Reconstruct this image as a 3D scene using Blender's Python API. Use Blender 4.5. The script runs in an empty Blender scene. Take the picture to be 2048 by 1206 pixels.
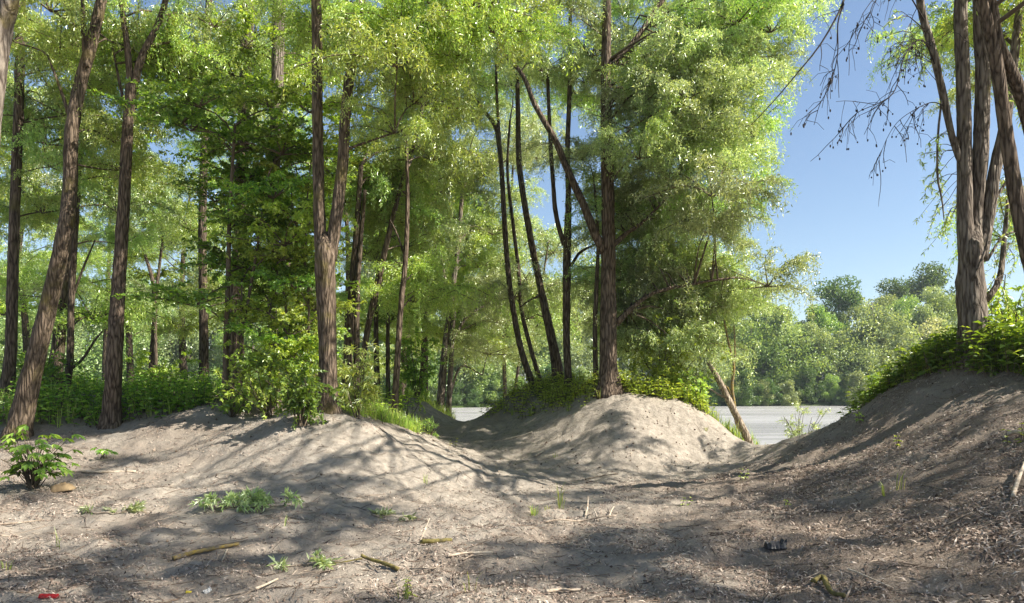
import bpy, math
import numpy as np
from mathutils import Vector

# ---------------------------------------------------------------- camera, sky, sun, exposure
scene = bpy.context.scene
F, PX0, PY0, CAMZ = 1462.0, 1024.0, 781.0, 1.45       # focal length and horizon in photo pixels
cam_d = bpy.data.cameras.new('camera'); cam = bpy.data.objects.new('camera', cam_d)
scene.collection.objects.link(cam); scene.camera = cam
cam.location = (0, 0, CAMZ); cam.rotation_euler = (math.radians(90), 0, 0)
cam_d.sensor_width = 36; cam_d.lens = 36 * F / 2048
cam_d.shift_y = (PY0 - 603) / 2048
cam_d.clip_start = 0.1; cam_d.clip_end = 5000

SUN_EL, SUN_AZ = 43.0, -17.0       # azimuth from +X towards +Y
world = bpy.data.worlds.new('World'); scene.world = world; world.use_nodes = True
wn = world.node_tree.nodes; wl = world.node_tree.links
sky = wn.new('ShaderNodeTexSky'); sky.sky_type = 'NISHITA'; sky.sun_disc = False
sky.sun_elevation = math.radians(SUN_EL); sky.sun_rotation = math.radians(90 - SUN_AZ)
sky.air_density = 1.0; sky.dust_density = 0.6; sky.ozone_density = 1.6
bg = wn['Background']; bg.inputs[1].default_value = 0.075
wl.new(sky.outputs[0], bg.inputs[0])
sun_d = bpy.data.lights.new('sun', 'SUN'); sun = bpy.data.objects.new('sun', sun_d)
scene.collection.objects.link(sun)
sun_d.energy = 5.0; sun_d.angle = math.radians(0.53); sun_d.color = (1.0, 0.94, 0.84)
e, a = math.radians(SUN_EL), math.radians(SUN_AZ)
sdir = Vector((math.cos(e) * math.cos(a), math.cos(e) * math.sin(a), math.sin(e)))
sun.rotation_euler = sdir.to_track_quat('Z', 'Y').to_euler(); sun.location = sdir * 60
vs = scene.view_settings
vs.view_transform = 'Standard'; vs.look = 'None'; vs.gamma = 1.0; vs.use_curve_mapping = False
vs.exposure = 1.28
cy = scene.cycles
cy.max_bounces = 6; cy.diffuse_bounces = 4; cy.glossy_bounces = 2; cy.transmission_bounces = 4
cy.transparent_max_bounces = 4; cy.volume_bounces = 0
cy.caustics_reflective = False; cy.caustics_refractive = False
cy.use_light_tree = False; cy.use_denoising = True; cy.sample_clamp_indirect = 6

# ---------------------------------------------------------------- helpers
COL = scene.collection
R = np.random.default_rng(11)

def at(px, py, Y):
    return np.array([(px - PX0) * Y / F, Y, CAMZ - (py - PY0) * Y / F])

def norm(v):
    return v / (np.linalg.norm(v, axis=-1, keepdims=True) + 1e-9)

def hash2(ix, iy, s):
    h = (ix.astype(np.int64) * 374761393 + iy.astype(np.int64) * 668265263 + s * 1442695041) & 0x7fffffff
    h = ((h ^ (h >> 13)) * 1274126177) & 0x7fffffff
    return ((h ^ (h >> 16)) & 0xffff) / 65535.0

def vnoise(x, y, s=0):
    ix, iy = np.floor(x), np.floor(y); fx, fy = x - ix, y - iy
    fx = fx * fx * (3 - 2 * fx); fy = fy * fy * (3 - 2 * fy)
    a = hash2(ix, iy, s); b = hash2(ix + 1, iy, s); c = hash2(ix, iy + 1, s); d = hash2(ix + 1, iy + 1, s)
    return (a * (1 - fx) + b * fx) * (1 - fy) + (c * (1 - fx) + d * fx) * fy - 0.5

def smooth(t):
    t = np.clip(t, 0, 1); return t * t * (3 - 2 * t)

class Acc:
    """collects vertices and faces of one mesh"""
    def __init__(s): s.v = []; s.q = []; s.t = []; s.qm = []; s.tm = []; s.qr = []; s.tr = []; s.n = 0
    def add(s, V, Q=None, T=None, mat=0, rnd=None, rng=R):
        V = np.asarray(V, float).reshape(-1, 3)
        for F_, lf, lm, lr in ((Q, s.q, s.qm, s.qr), (T, s.t, s.tm, s.tr)):
            if F_ is None or len(F_) == 0: continue
            F_ = np.asarray(F_, int); lf.append(F_ + s.n); lm.append(np.full(len(F_), mat))
            lr.append(np.full(len(F_), rng.random()) if rnd is None else np.broadcast_to(rnd, (len(F_),)))
        s.v.append(V); s.n += len(V)
    def mesh(s, name, mats, shade=False):
        V = np.concatenate(s.v) if s.v else np.zeros((0, 3))
        Q = np.concatenate(s.q) if s.q else np.zeros((0, 4), int)
        T = np.concatenate(s.t) if s.t else np.zeros((0, 3), int)
        m = bpy.data.meshes.new(name)
        m.vertices.add(len(V)); m.vertices.foreach_set('co', V.astype(np.float32).ravel())
        nl = len(Q) * 4 + len(T) * 3
        m.loops.add(nl); m.loops.foreach_set('vertex_index', np.concatenate([Q.ravel(), T.ravel()]).astype(np.int32))
        m.polygons.add(len(Q) + len(T))
        st = np.concatenate([np.arange(len(Q)) * 4, len(Q) * 4 + np.arange(len(T)) * 3])
        m.polygons.foreach_set('loop_start', st.astype(np.int32))
        mi = np.concatenate(s.qm + s.tm) if (s.qm or s.tm) else np.zeros(0)
        m.polygons.foreach_set('material_index', mi.astype(np.int32))
        m.polygons.foreach_set('use_smooth', np.full(len(mi), shade))
        for x in (mats if isinstance(mats, (list, tuple)) else [mats]): m.materials.append(x)
        rn = np.concatenate(s.qr + s.tr) if (s.qr or s.tr) else np.zeros(0)
        at_ = m.attributes.new('rnd', 'FLOAT', 'FACE'); at_.data.foreach_set('value', rn.astype(np.float32))
        m.update(calc_edges=True)
        return m

def link(name, data, parent=None, loc=(0, 0, 0), rot=(0, 0, 0), scale=1.0):
    o = bpy.data.objects.new(name, data); COL.objects.link(o)
    o.location = loc; o.rotation_euler = rot
    o.scale = (scale,) * 3 if np.isscalar(scale) else scale
    if parent is not None: o.parent = parent
    return o

def tag(o, label, cat, group=None, kind=None):
    o['label'] = label; o['category'] = cat
    if group: o['group'] = group
    if kind: o['kind'] = kind
    return o

def catmull(P, n):
    """resample a polyline of any row width smoothly to n points"""
    P = np.asarray(P, float)
    if len(P) == 2: return P[0] + (P[1] - P[0]) * np.linspace(0, 1, n)[:, None]
    E = np.vstack([2 * P[0] - P[1], P, 2 * P[-1] - P[-2]])
    d = np.concatenate([[0], np.cumsum(np.linalg.norm(np.diff(P[:, :3], axis=0), axis=1))]); d /= d[-1]
    t = np.linspace(0, 1, n); k = np.clip(np.searchsorted(d, t, side='right') - 1, 0, len(P) - 2)
    u = ((t - d[k]) / (d[k + 1] - d[k] + 1e-9))[:, None]
    p0, p1, p2, p3 = E[k], E[k + 1], E[k + 2], E[k + 3]
    return 0.5 * (2 * p1 + (p2 - p0) * u + (2 * p0 - 5 * p1 + 4 * p2 - p3) * u ** 2 + (3 * p1 - p0 - 3 * p2 + p3) * u ** 3)

def tube(acc, P, r, sides=8, mat=0, rough=0.0, cap=True, rng=R):
    P = np.asarray(P, float); n = len(P); r = np.broadcast_to(np.asarray(r, float), (n,))
    T = norm(np.gradient(P, axis=0))
    up = np.array([0.31, 0.95, 0.05]) if abs(T[:, 2]).mean() > 0.6 else np.array([0.1, 0.2, 0.97])
    A = norm(np.cross(T, up)); B = np.cross(T, A)
    th = np.linspace(0, 2 * np.pi, sides, endpoint=False)
    rr = r[:, None] * np.ones(sides)
    if rough > 0:
        prof = rng.normal(0, 1, sides); L = np.concatenate([[0], np.cumsum(np.linalg.norm(np.diff(P, axis=0), axis=1))])
        tw = (np.arange(sides)[None, :] + L[:, None] * rng.uniform(-0.6, 0.6)) % sides
        lo = np.floor(tw).astype(int); fr = tw - lo
        ridge = prof[lo % sides] * (1 - fr) + prof[(lo + 1) % sides] * fr
        rr = rr * (1 + rough * 0.5 * ridge + rough * rng.normal(0, 0.55, (n, sides)))
    V = P[:, None, :] + rr[..., None] * (np.cos(th)[None, :, None] * A[:, None, :] + np.sin(th)[None, :, None] * B[:, None, :])
    i = np.arange(n - 1)[:, None] * sides; j = np.arange(sides)[None, :]; j2 = (j + 1) % sides
    Q = np.stack([i + j, i + j2, i + sides + j2, i + sides + j], -1).reshape(-1, 4)
    V = V.reshape(-1, 3); Tt = None
    if cap:
        V = np.vstack([V, P[0], P[-1]]); c0, c1 = n * sides, n * sides + 1
        jj = np.arange(sides); j3 = (jj + 1) % sides; o = (n - 1) * sides
        Tt = np.vstack([np.stack([np.full(sides, c0), j3, jj], -1), np.stack([np.full(sides, c1), o + jj, o + j3], -1)])
    acc.add(V, Q, Tt, mat=mat, rng=rng)

def leaves(acc, base, d, nrm, L, W, mat=0, rnd=None, fold=0.12, wide=0.42, rng=R):
    """one quad for each leaf: base, side, tip, side"""
    base = np.asarray(base, float); n = len(base)
    d = norm(d); s = norm(np.cross(d, nrm)); u = np.cross(s, d)
    L = np.broadcast_to(L, (n,))[:, None]; W = np.broadcast_to(W, (n,))[:, None]
    m = base + d * L * wide + u * W * fold * 2
    V = np.stack([base, m + s * W * 0.5, base + d * L - u * L * 0.08, m - s * W * 0.5], 1).reshape(-1, 3)
    Q = np.arange(4 * n).reshape(n, 4)
    acc.add(V, Q, mat=mat, rnd=rng.random(n) if rnd is None else rnd, rng=rng)

# ---------------------------------------------------------------- materials
def mat_new(name):
    m = bpy.data.materials.new(name); m.use_nodes = True; nt = m.node_tree
    for n in list(nt.nodes): nt.nodes.remove(n)
    return m, nt, nt.nodes, nt.links

def ramp(nodes, stops):
    r = nodes.new('ShaderNodeValToRGB'); el = r.color_ramp.elements
    while len(el) < len(stops): el.new(0.5)
    for k, (p, c) in enumerate(stops): el[k].position = p; el[k].color = (*c, 1)
    return r

def leaf_mat(name, stops, trans=(1.4, 1.25, 0.5), tw=0.5, gloss=0.07, rough=0.37, objvar=0.3, gain=3.15):
    m, nt, N, Lk = mat_new(name)
    at_ = N.new('ShaderNodeAttribute'); at_.attribute_name = 'rnd'
    oi = N.new('ShaderNodeObjectInfo')
    rp = ramp(N, [(p, tuple(c * gain for c in q)) for p, q in stops]); Lk.new(at_.outputs['Fac'], rp.inputs[0])
    hs = N.new('ShaderNodeHueSaturation'); Lk.new(rp.outputs[0], hs.inputs['Color'])
    mr = N.new('ShaderNodeMapRange'); mr.inputs[3].default_value = 1 - objvar; mr.inputs[4].default_value = 1 + objvar
    Lk.new(oi.outputs['Random'], mr.inputs[0]); Lk.new(mr.outputs[0], hs.inputs['Value'])
    mh = N.new('ShaderNodeMapRange'); mh.inputs[3].default_value = 0.485; mh.inputs[4].default_value = 0.512
    Lk.new(oi.outputs['Random'], mh.inputs[0]); Lk.new(mh.outputs[0], hs.inputs['Hue'])
    mu = N.new('ShaderNodeMixRGB'); mu.blend_type = 'MULTIPLY'; mu.inputs[0].default_value = 1; mu.inputs[2].default_value = (*trans, 1)
    Lk.new(hs.outputs[0], mu.inputs[1])
    df = N.new('ShaderNodeBsdfDiffuse'); Lk.new(hs.outputs[0], df.inputs[0])
    tr = N.new('ShaderNodeBsdfTranslucent'); Lk.new(mu.outputs[0], tr.inputs[0])
    gl = N.new('ShaderNodeBsdfGlossy'); gl.inputs['Roughness'].default_value = rough; gl.inputs[0].default_value = (0.9, 0.95, 0.85, 1)
    m1 = N.new('ShaderNodeMixShader'); m1.inputs[0].default_value = tw
    Lk.new(df.outputs[0], m1.inputs[1]); Lk.new(tr.outputs[0], m1.inputs[2])
    m2 = N.new('ShaderNodeMixShader'); m2.inputs[0].default_value = gloss
    Lk.new(m1.outputs[0], m2.inputs[1]); Lk.new(gl.outputs[0], m2.inputs[2])
    out = N.new('ShaderNodeOutputMaterial'); Lk.new(m2.outputs[0], out.inputs[0])
    return m

def bark_mat(name, dark, light, moss=None, moss_amt=0.5, scale=(11, 11, 1.7), bump=0.9):
    m, nt, N, Lk = mat_new(name)
    tc = N.new('ShaderNodeTexCoord'); mp = N.new('ShaderNodeMapping'); mp.inputs['Scale'].default_value = scale
    Lk.new(tc.outputs['Object'], mp.inputs[0])
    n0 = N.new('ShaderNodeTexNoise'); n0.inputs['Scale'].default_value = 1.6; n0.inputs['Detail'].default_value = 3
    Lk.new(mp.outputs[0], n0.inputs['Vector'])
    av = N.new('ShaderNodeMixRGB'); av.inputs[0].default_value = 0.22
    Lk.new(mp.outputs[0], av.inputs[1]); Lk.new(n0.outputs['Color'], av.inputs[2])
    vo = N.new('ShaderNodeTexVoronoi'); vo.feature = 'DISTANCE_TO_EDGE'; vo.inputs['Scale'].default_value = 2.2
    Lk.new(av.outputs[0], vo.inputs['Vector'])
    n1 = N.new('ShaderNodeTexNoise'); n1.inputs['Scale'].default_value = 3.5; n1.inputs['Detail'].default_value = 8
    Lk.new(mp.outputs[0], n1.inputs['Vector'])
    mx = N.new('ShaderNodeMath'); mx.operation = 'MULTIPLY_ADD'; mx.inputs[1].default_value = 1.6
    Lk.new(vo.outputs['Distance'], mx.inputs[0]); Lk.new(n1.outputs['Fac'], mx.inputs[2])
    rp = ramp(N, [(0.38, tuple(c * 0.45 for c in dark)), (0.55, dark), (0.95, light)])
    Lk.new(mx.outputs[0], rp.inputs[0]); col = rp.outputs[0]
    if moss:
        n2 = N.new('ShaderNodeTexNoise'); n2.inputs['Scale'].default_value = 2.3; n2.inputs['Detail'].default_value = 6
        Lk.new(tc.outputs['Object'], n2.inputs['Vector'])
        r2 = ramp(N, [(1 - moss_amt - 0.05, (0, 0, 0)), (1 - moss_amt + 0.12, (1, 1, 1))]); Lk.new(n2.outputs['Fac'], r2.inputs[0])
        mm = N.new('ShaderNodeMixRGB'); Lk.new(r2.outputs[0], mm.inputs[0]); Lk.new(col, mm.inputs[1])
        mm.inputs[2].default_value = (*moss, 1); col = mm.outputs[0]
    bs = N.new('ShaderNodeBsdfPrincipled'); bs.inputs['Roughness'].default_value = 0.9
    bs.inputs['Specular IOR Level'].default_value = 0.2
    Lk.new(col, bs.inputs['Base Color'])
    bp = N.new('ShaderNodeBump'); bp.inputs['Strength'].default_value = bump; bp.inputs['Distance'].default_value = 0.03
    Lk.new(mx.outputs[0], bp.inputs['Height']); Lk.new(bp.outputs[0], bs.inputs['Normal'])
    out = N.new('ShaderNodeOutputMaterial'); Lk.new(bs.outputs[0], out.inputs[0])
    return m

def plain_mat(name, c1, c2, scale=20, rough=0.85, bump=0.3, spec=0.2):
    m, nt, N, Lk = mat_new(name)
    tc = N.new('ShaderNodeTexCoord'); n = N.new('ShaderNodeTexNoise'); n.inputs['Scale'].default_value = scale; n.inputs['Detail'].default_value = 6
    Lk.new(tc.outputs['Object'], n.inputs['Vector'])
    rp = ramp(N, [(0.35, c1), (0.65, c2)]); Lk.new(n.outputs['Fac'], rp.inputs[0])
    bs = N.new('ShaderNodeBsdfPrincipled'); bs.inputs['Roughness'].default_value = rough; bs.inputs['Specular IOR Level'].default_value = spec
    Lk.new(rp.outputs[0], bs.inputs['Base Color'])
    bp = N.new('ShaderNodeBump'); bp.inputs['Strength'].default_value = bump; bp.inputs['Distance'].default_value = 0.01
    Lk.new(n.outputs['Fac'], bp.inputs['Height']); Lk.new(bp.outputs[0], bs.inputs['Normal'])
    out = N.new('ShaderNodeOutputMaterial'); Lk.new(bs.outputs[0], out.inputs[0])
    return m

def rnd_mat(name, stops, rough=0.8, spec=0.25):
    m, nt, N, Lk = mat_new(name)
    at_ = N.new('ShaderNodeAttribute'); at_.attribute_name = 'rnd'
    rp = ramp(N, stops); Lk.new(at_.outputs['Fac'], rp.inputs[0])
    bs = N.new('ShaderNodeBsdfPrincipled'); bs.inputs['Roughness'].default_value = rough; bs.inputs['Specular IOR Level'].default_value = spec
    Lk.new(rp.outputs[0], bs.inputs['Base Color'])
    out = N.new('ShaderNodeOutputMaterial'); Lk.new(bs.outputs[0], out.inputs[0])
    return m

M = {}
M['willow'] = leaf_mat('willow_leaf', [(0, (0.062, 0.102, 0.024)), (0.5, (0.106, 0.160, 0.040)), (0.85, (0.150, 0.195, 0.064)), (1, (0.20, 0.22, 0.11))], gloss=0.10)
M['willow_y'] = leaf_mat('yellow_willow_leaf', [(0, (0.075, 0.115, 0.020)), (0.5, (0.126, 0.178, 0.034)), (0.85, (0.178, 0.215, 0.055)), (1, (0.22, 0.24, 0.10))], gloss=0.10)
M['willow_s'] = leaf_mat('silver_willow_leaf', [(0, (0.080, 0.112, 0.044)), (0.5, (0.130, 0.160, 0.070)), (0.85, (0.182, 0.207, 0.108)), (1, (0.24, 0.26, 0.16))], trans=(1.32, 1.26, 0.56), gloss=0.11)
M['broad'] = leaf_mat('broad_leaf', [(0, (0.034, 0.066, 0.012)), (0.5, (0.060, 0.103, 0.018)), (0.9, (0.10, 0.148, 0.026)), (1, (0.15, 0.185, 0.05))], trans=(1.5, 1.4, 0.4), tw=0.48, gloss=0.05)
M['lime'] = leaf_mat('lime_leaf', [(0, (0.066, 0.10, 0.016)), (0.5, (0.115, 0.155, 0.026)), (1, (0.18, 0.21, 0.05))], trans=(1.4, 1.3, 0.4), tw=0.48, gloss=0.05)
M['far_a'] = leaf_mat('far_grey_green_leaf', [(0, (0.060, 0.085, 0.036)), (0.6, (0.10, 0.13, 0.058)), (1, (0.15, 0.175, 0.09))], gloss=0.06, objvar=0.2)
M['far_b'] = leaf_mat('far_green_leaf', [(0, (0.050, 0.080, 0.022)), (0.6, (0.085, 0.125, 0.036)), (1, (0.13, 0.165, 0.06))], gloss=0.05, objvar=0.2)
M['far_d'] = leaf_mat('far_dark_leaf', [(0, (0.018, 0.038, 0.010)), (0.6, (0.032, 0.060, 0.015)), (1, (0.06, 0.085, 0.03))], gloss=0.04, objvar=0.15)
M['far_s'] = leaf_mat('far_silver_leaf', [(0, (0.12, 0.145, 0.085)), (0.6, (0.18, 0.20, 0.125)), (1, (0.25, 0.27, 0.19))], gloss=0.06, objvar=0.1)
M['grass'] = leaf_mat('grass_blade', [(0, (0.055, 0.085, 0.018)), (0.6, (0.095, 0.130, 0.028)), (1, (0.18, 0.18, 0.07))], trans=(1.4, 1.3, 0.5), gloss=0.05)
M['bark'] = bark_mat('brown_bark', (0.065, 0.046, 0.032), (0.185, 0.138, 0.10))
M['bark_moss'] = bark_mat('mossy_brown_bark', (0.065, 0.047, 0.031), (0.185, 0.138, 0.098), moss=(0.13, 0.105, 0.035), moss_amt=0.40)
M['bark_dark'] = bark_mat('dark_bark', (0.055, 0.040, 0.028), (0.155, 0.118, 0.084), moss=(0.10, 0.09, 0.03), moss_amt=0.36)
M['bark_grey'] = bark_mat('grey_bark', (0.10, 0.078, 0.060), (0.24, 0.20, 0.16), moss=(0.20, 0.16, 0.05), moss_amt=0.34)
M['twig'] = plain_mat('twig_bark', (0.07, 0.052, 0.035), (0.15, 0.115, 0.08), 6)
M['bare_twig'] = plain_mat('bare_twig_bark', (0.025, 0.02, 0.018), (0.05, 0.04, 0.035), 6)
M['deadwood'] = bark_mat('peeling_deadwood', (0.15, 0.11, 0.075), (0.48, 0.40, 0.30), scale=(16, 16, 1.2))
M['stick'] = plain_mat('dry_stick', (0.16, 0.12, 0.085), (0.38, 0.31, 0.24), 25)
M['stick_pale'] = plain_mat('pale_stick', (0.36, 0.28, 0.20), (0.58, 0.49, 0.38), 25)
M['lichen'] = plain_mat('lichen_stick', (0.14, 0.115, 0.085), (0.27, 0.19, 0.045), 26)
M['mossy'] = plain_mat('mossy_stick', (0.085, 0.07, 0.03), (0.20, 0.165, 0.05), 26)
M['litter'] = rnd_mat('dry_leaf', [(0, (0.075, 0.050, 0.037)), (0.4, (0.205, 0.148, 0.112)), (0.75, (0.35, 0.275, 0.22)), (1, (0.52, 0.44, 0.36))])
M['twiglit'] = rnd_mat('twig_litter', [(0, (0.05, 0.035, 0.025)), (0.5, (0.17, 0.12, 0.085)), (1, (0.42, 0.34, 0.26))])
M['stone'] = plain_mat('brown_stone', (0.13, 0.09, 0.05), (0.25, 0.18, 0.10), 12)
M['black'] = plain_mat('black_plastic', (0.008, 0.008, 0.01), (0.02, 0.02, 0.022), 30, rough=0.45, spec=0.5)
M['grey_lining'] = plain_mat('grey_lining', (0.10, 0.09, 0.085), (0.17, 0.15, 0.14), 30)
M['red'] = plain_mat('red_plastic', (0.34, 0.015, 0.015), (0.46, 0.03, 0.03), 20, rough=0.5)
M['paper'] = plain_mat('pale_bark_chip', (0.42, 0.40, 0.36), (0.62, 0.60, 0.56), 30)
M['yleaf'] = plain_mat('yellow_leaf', (0.55, 0.42, 0.03), (0.65, 0.52, 0.08), 30)
M['catkin'] = plain_mat('dry_catkin', (0.015, 0.013, 0.012), (0.045, 0.036, 0.03), 60)

def ground_mat():
    m, nt, N, Lk = mat_new('sandy_ground')
    tc = N.new('ShaderNodeTexCoord')
    def noise(sc, det=6, ro=0.6):
        n = N.new('ShaderNodeTexNoise'); n.inputs['Scale'].default_value = sc; n.inputs['Detail'].default_value = det; n.inputs['Roughness'].default_value = ro
        Lk.new(tc.outputs['Object'], n.inputs['Vector']); return n
    def mixc(fac, c1, c2, t='MIX'):
        x = N.new('ShaderNodeMixRGB'); x.blend_type = t
        for k, s in ((0, fac), (1, c1), (2, c2)):
            if isinstance(s, (int, float)): x.inputs[k].default_value = s
            elif isinstance(s, tuple): x.inputs[k].default_value = (*s, 1)
            else: Lk.new(s, x.inputs[k])
        return x.outputs[0]
    a = N.new('ShaderNodeAttribute'); a.attribute_name = 'litter'
    g = N.new('ShaderNodeAttribute'); g.attribute_name = 'green'
    n1, n2, n3 = noise(1.1, 5), noise(9, 8, 0.7), noise(70, 4, 0.7)
    sand = ramp(N, [(0.3, (0.20, 0.172, 0.138)), (0.5, (0.32, 0.278, 0.228)), (0.7, (0.43, 0.38, 0.315))]); Lk.new(n2.outputs['Fac'], sand.inputs[0])
    lit = ramp(N, [(0.3, (0.09, 0.066, 0.050)), (0.5, (0.205, 0.162, 0.126)), (0.7, (0.33, 0.275, 0.222))]); Lk.new(n3.outputs['Fac'], lit.inputs[0])
    # litter mask: attribute modulated by patchy noise
    sm = N.new('ShaderNodeMath'); sm.operation = 'MULTIPLY_ADD'; sm.inputs[1].default_value = 1.5; Lk.new(n1.outputs['Fac'], sm.inputs[0]); Lk.new(a.outputs['Fac'], sm.inputs[2])
    s2 = N.new('ShaderNodeMath'); s2.operation = 'MULTIPLY_ADD'; s2.inputs[1].default_value = 0.9; Lk.new(n2.outputs['Fac'], s2.inputs[0]); Lk.new(sm.outputs[0], s2.inputs[2])
    rm = N.new('ShaderNodeMapRange'); rm.inputs[1].default_value = 1.42; rm.inputs[2].default_value = 1.95; Lk.new(s2.outputs[0], rm.inputs[0])
    c = mixc(rm.outputs[0], sand.outputs[0], lit.outputs[0])
    sp = ramp(N, [(0.60, (0, 0, 0)), (0.70, (1, 1, 1))]); Lk.new(n3.outputs['Fac'], sp.inputs[0])
    spf = N.new('ShaderNodeMath'); spf.operation = 'MULTIPLY'; spf.inputs[1].default_value = 0.45; Lk.new(sp.outputs[0], spf.inputs[0])
    c = mixc(spf.outputs[0], c, (0.14, 0.105, 0.08))
    gr = ramp(N, [(0.35, (0.03, 0.05, 0.012)), (0.65, (0.07, 0.10, 0.025))]); Lk.new(n2.outputs['Fac'], gr.inputs[0])
    c = mixc(g.outputs['Fac'], c, gr.outputs[0])
    bs = N.new('ShaderNodeBsdfPrincipled'); bs.inputs['Roughness'].default_value = 0.95; bs.inputs['Specular IOR Level'].default_value = 0.1
    Lk.new(c, bs.inputs['Base Color'])
    h = N.new('ShaderNodeMath'); h.operation = 'MULTIPLY_ADD'; h.inputs[1].default_value = 3.0; Lk.new(n2.outputs['Fac'], h.inputs[0]); Lk.new(n3.outputs['Fac'], h.inputs[2])
    bp = N.new('ShaderNodeBump'); bp.inputs['Strength'].default_value = 0.8; bp.inputs['Distance'].default_value = 0.02
    Lk.new(h.outputs[0], bp.inputs['Height']); Lk.new(bp.outputs[0], bs.inputs['Normal'])
    out = N.new('ShaderNodeOutputMaterial'); Lk.new(bs.outputs[0], out.inputs[0])
    return m

def water_mat():
    m, nt, N, Lk = mat_new('river_water')
    tc = N.new('ShaderNodeTexCoord'); mp = N.new('ShaderNodeMapping'); mp.inputs['Scale'].default_value = (0.10, 0.50, 1)
    Lk.new(tc.outputs['Object'], mp.inputs[0])
    n = N.new('ShaderNodeTexNoise'); n.inputs['Scale'].default_value = 1.5; n.inputs['Detail'].default_value = 6; n.inputs['Roughness'].default_value = 0.58
    Lk.new(mp.outputs[0], n.inputs['Vector'])
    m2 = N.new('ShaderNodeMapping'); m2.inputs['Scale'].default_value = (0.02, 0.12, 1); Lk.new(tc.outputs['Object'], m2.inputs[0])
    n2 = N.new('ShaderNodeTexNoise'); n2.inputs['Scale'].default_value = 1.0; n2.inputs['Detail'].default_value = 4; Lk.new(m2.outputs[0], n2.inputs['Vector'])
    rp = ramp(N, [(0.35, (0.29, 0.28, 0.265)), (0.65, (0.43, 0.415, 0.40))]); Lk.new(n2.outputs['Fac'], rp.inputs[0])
    bs = N.new('ShaderNodeBsdfPrincipled'); bs.inputs['Roughness'].default_value = 0.2; bs.inputs['IOR'].default_value = 1.33
    Lk.new(rp.outputs[0], bs.inputs['Base Color'])
    bp = N.new('ShaderNodeBump'); bp.inputs['Strength'].default_value = 1.0; bp.inputs['Distance'].default_value = 0.7
    Lk.new(n.outputs['Fac'], bp.inputs['Height']); Lk.new(bp.outputs[0], bs.inputs['Normal'])
    out = N.new('ShaderNodeOutputMaterial'); Lk.new(bs.outputs[0], out.inputs[0])
    return m

# ---------------------------------------------------------------- ground and river
CP = [  # photo pixel and distance of points on the ground
 (0,1206,5.0),(500,1206,5.05),(1024,1206,5.1),(1600,1206,4.95),(2048,1206,4.5),
 (2048,1080,5.3),(2048,1000,6.0),(2048,900,7.2),(2048,820,8.3),(2060,725,9.7),(1955,700,10.5),(1850,735,11.4),(1775,790,12.2),
 (1700,838,13),(1600,872,14.0),(1500,895,14.6),(1400,918,14.2),(1300,938,13.4),(1200,952,12.9),
 (1700,1000,7.6),(1500,1100,6.3),(1500,1000,8.3),(1700,900,10.2),(1900,850,9),(1850,950,7.6),(1600,940,10.2),(1400,970,10.2),(1800,1100,5.9),
 (1024,1100,6.6),(1024,1030,8.4),(1060,985,10.2),(1120,963,11.8),(1220,985,10.2),(800,1100,6.6),(800,1010,8.7),(900,970,10.2),
 (690,822,11.5),(600,885,10.5),(655,812,12.1),(750,848,12.0),(850,893,12.0),(950,932,12.0),(1040,960,12.0),(700,900,10.4),
 (960,905,15.2),(900,885,15.9),(870,876,16.4),(1050,922,14.3),(1150,940,13.4),(900,862,17.3),
 (830,806,18.8),(800,803,18.6),(850,806,19.5),(900,838,21),(925,858,18.6),(932,855,20),(938,852,22),(790,845,14.8),(845,862,16.2),(700,805,16),
 (1215,775,16),(1260,787,16),(1300,789,15.8),(1370,800,15.6),(1430,842,15.6),(1492,887,15.6),(1230,850,14.5),(1350,880,14.4),(1300,915,13.8),(1420,905,14.4),
 (1170,780,16.8),(1130,776,17.7),(1090,772,18.5),(1040,780,19.0),(1000,804,18.6),(945,842,17.9),(1160,828,15.6),(1110,855,15.7),(1060,884,15.6),(1010,852,17.2),(1050,823,17.6),(1100,806,17.2),(985,878,16.4),
 (0,868,13),(0,985,9),(200,1000,8.5),(0,1100,6.6),(300,902,11.5),(400,822,13),(200,855,13.4),(40,826,13.6),(230,812,14.2),(500,832,12.5),
 (400,950,10),(600,950,9.6),(500,1010,8.4),(100,900,11.4),(330,1100,6.6),(550,812,15),
]
CW = [at(*c) for c in CP] + [np.array(p, float) for p in (
 (-14,16,1.2),(-14,22,1.25),(-8,20,1.25),(-5,19,1.25),(-5,24,1.2),(-10,24,1.2),(-14,10,0.6),(-10,6,0.1),(-12,3,0.05),(0,3,0),(-5,3,0),(4,3,0.15),(8,4,1.3),(7,3,0.9),
 (12,6,2.4),(12,10,2.5),(9.5,10,2.35),(8.2,13,1.3),(12,14,1.4),(6.5,17,-0.35),(9,18,-0.6),(13,19,-0.7),(4.6,20,-0.45),(2.5,20,1.0),(2.6,24,-0.2),(0.5,24,0.6),(-1.2,20.5,0.2),(-1.3,24,-0.2),(-3,24,0.8),(6,24,-0.9),(14,24,-1),(14,3,2.0))]
CW = np.array(CW)
def tps_k(r2): return 0.5 * r2 * np.log(r2 + 1e-6)
def _fit():
    n = len(CW); d2 = ((CW[:, None, :2] - CW[None, :, :2]) ** 2).sum(-1)
    A = np.zeros((n + 3, n + 3)); A[:n, :n] = tps_k(d2) + np.eye(n) * 0.08
    A[:n, n] = 1; A[:n, n + 1:] = CW[:, :2]; A[n, :n] = 1; A[n + 1:, :n] = CW[:, :2].T
    return np.linalg.solve(A, np.concatenate([CW[:, 2], [0, 0, 0]]))
TW = _fit()
def tps(x, y):
    x = np.clip(x, -14, 14); y = np.clip(y, 3, 24); z = TW[-3] + TW[-2] * x + TW[-1] * y
    for (cx, cy_, _), w in zip(CW, TW[:-3]): z = z + w * tps_k((x - cx) ** 2 + (y - cy_) ** 2)
    return z
WATER = -0.75
def shore_near(x): return 27.5 + 17 * smooth((-1.5 - x) / 9.0) + 1.2 * np.sin(x * 0.21)
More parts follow.
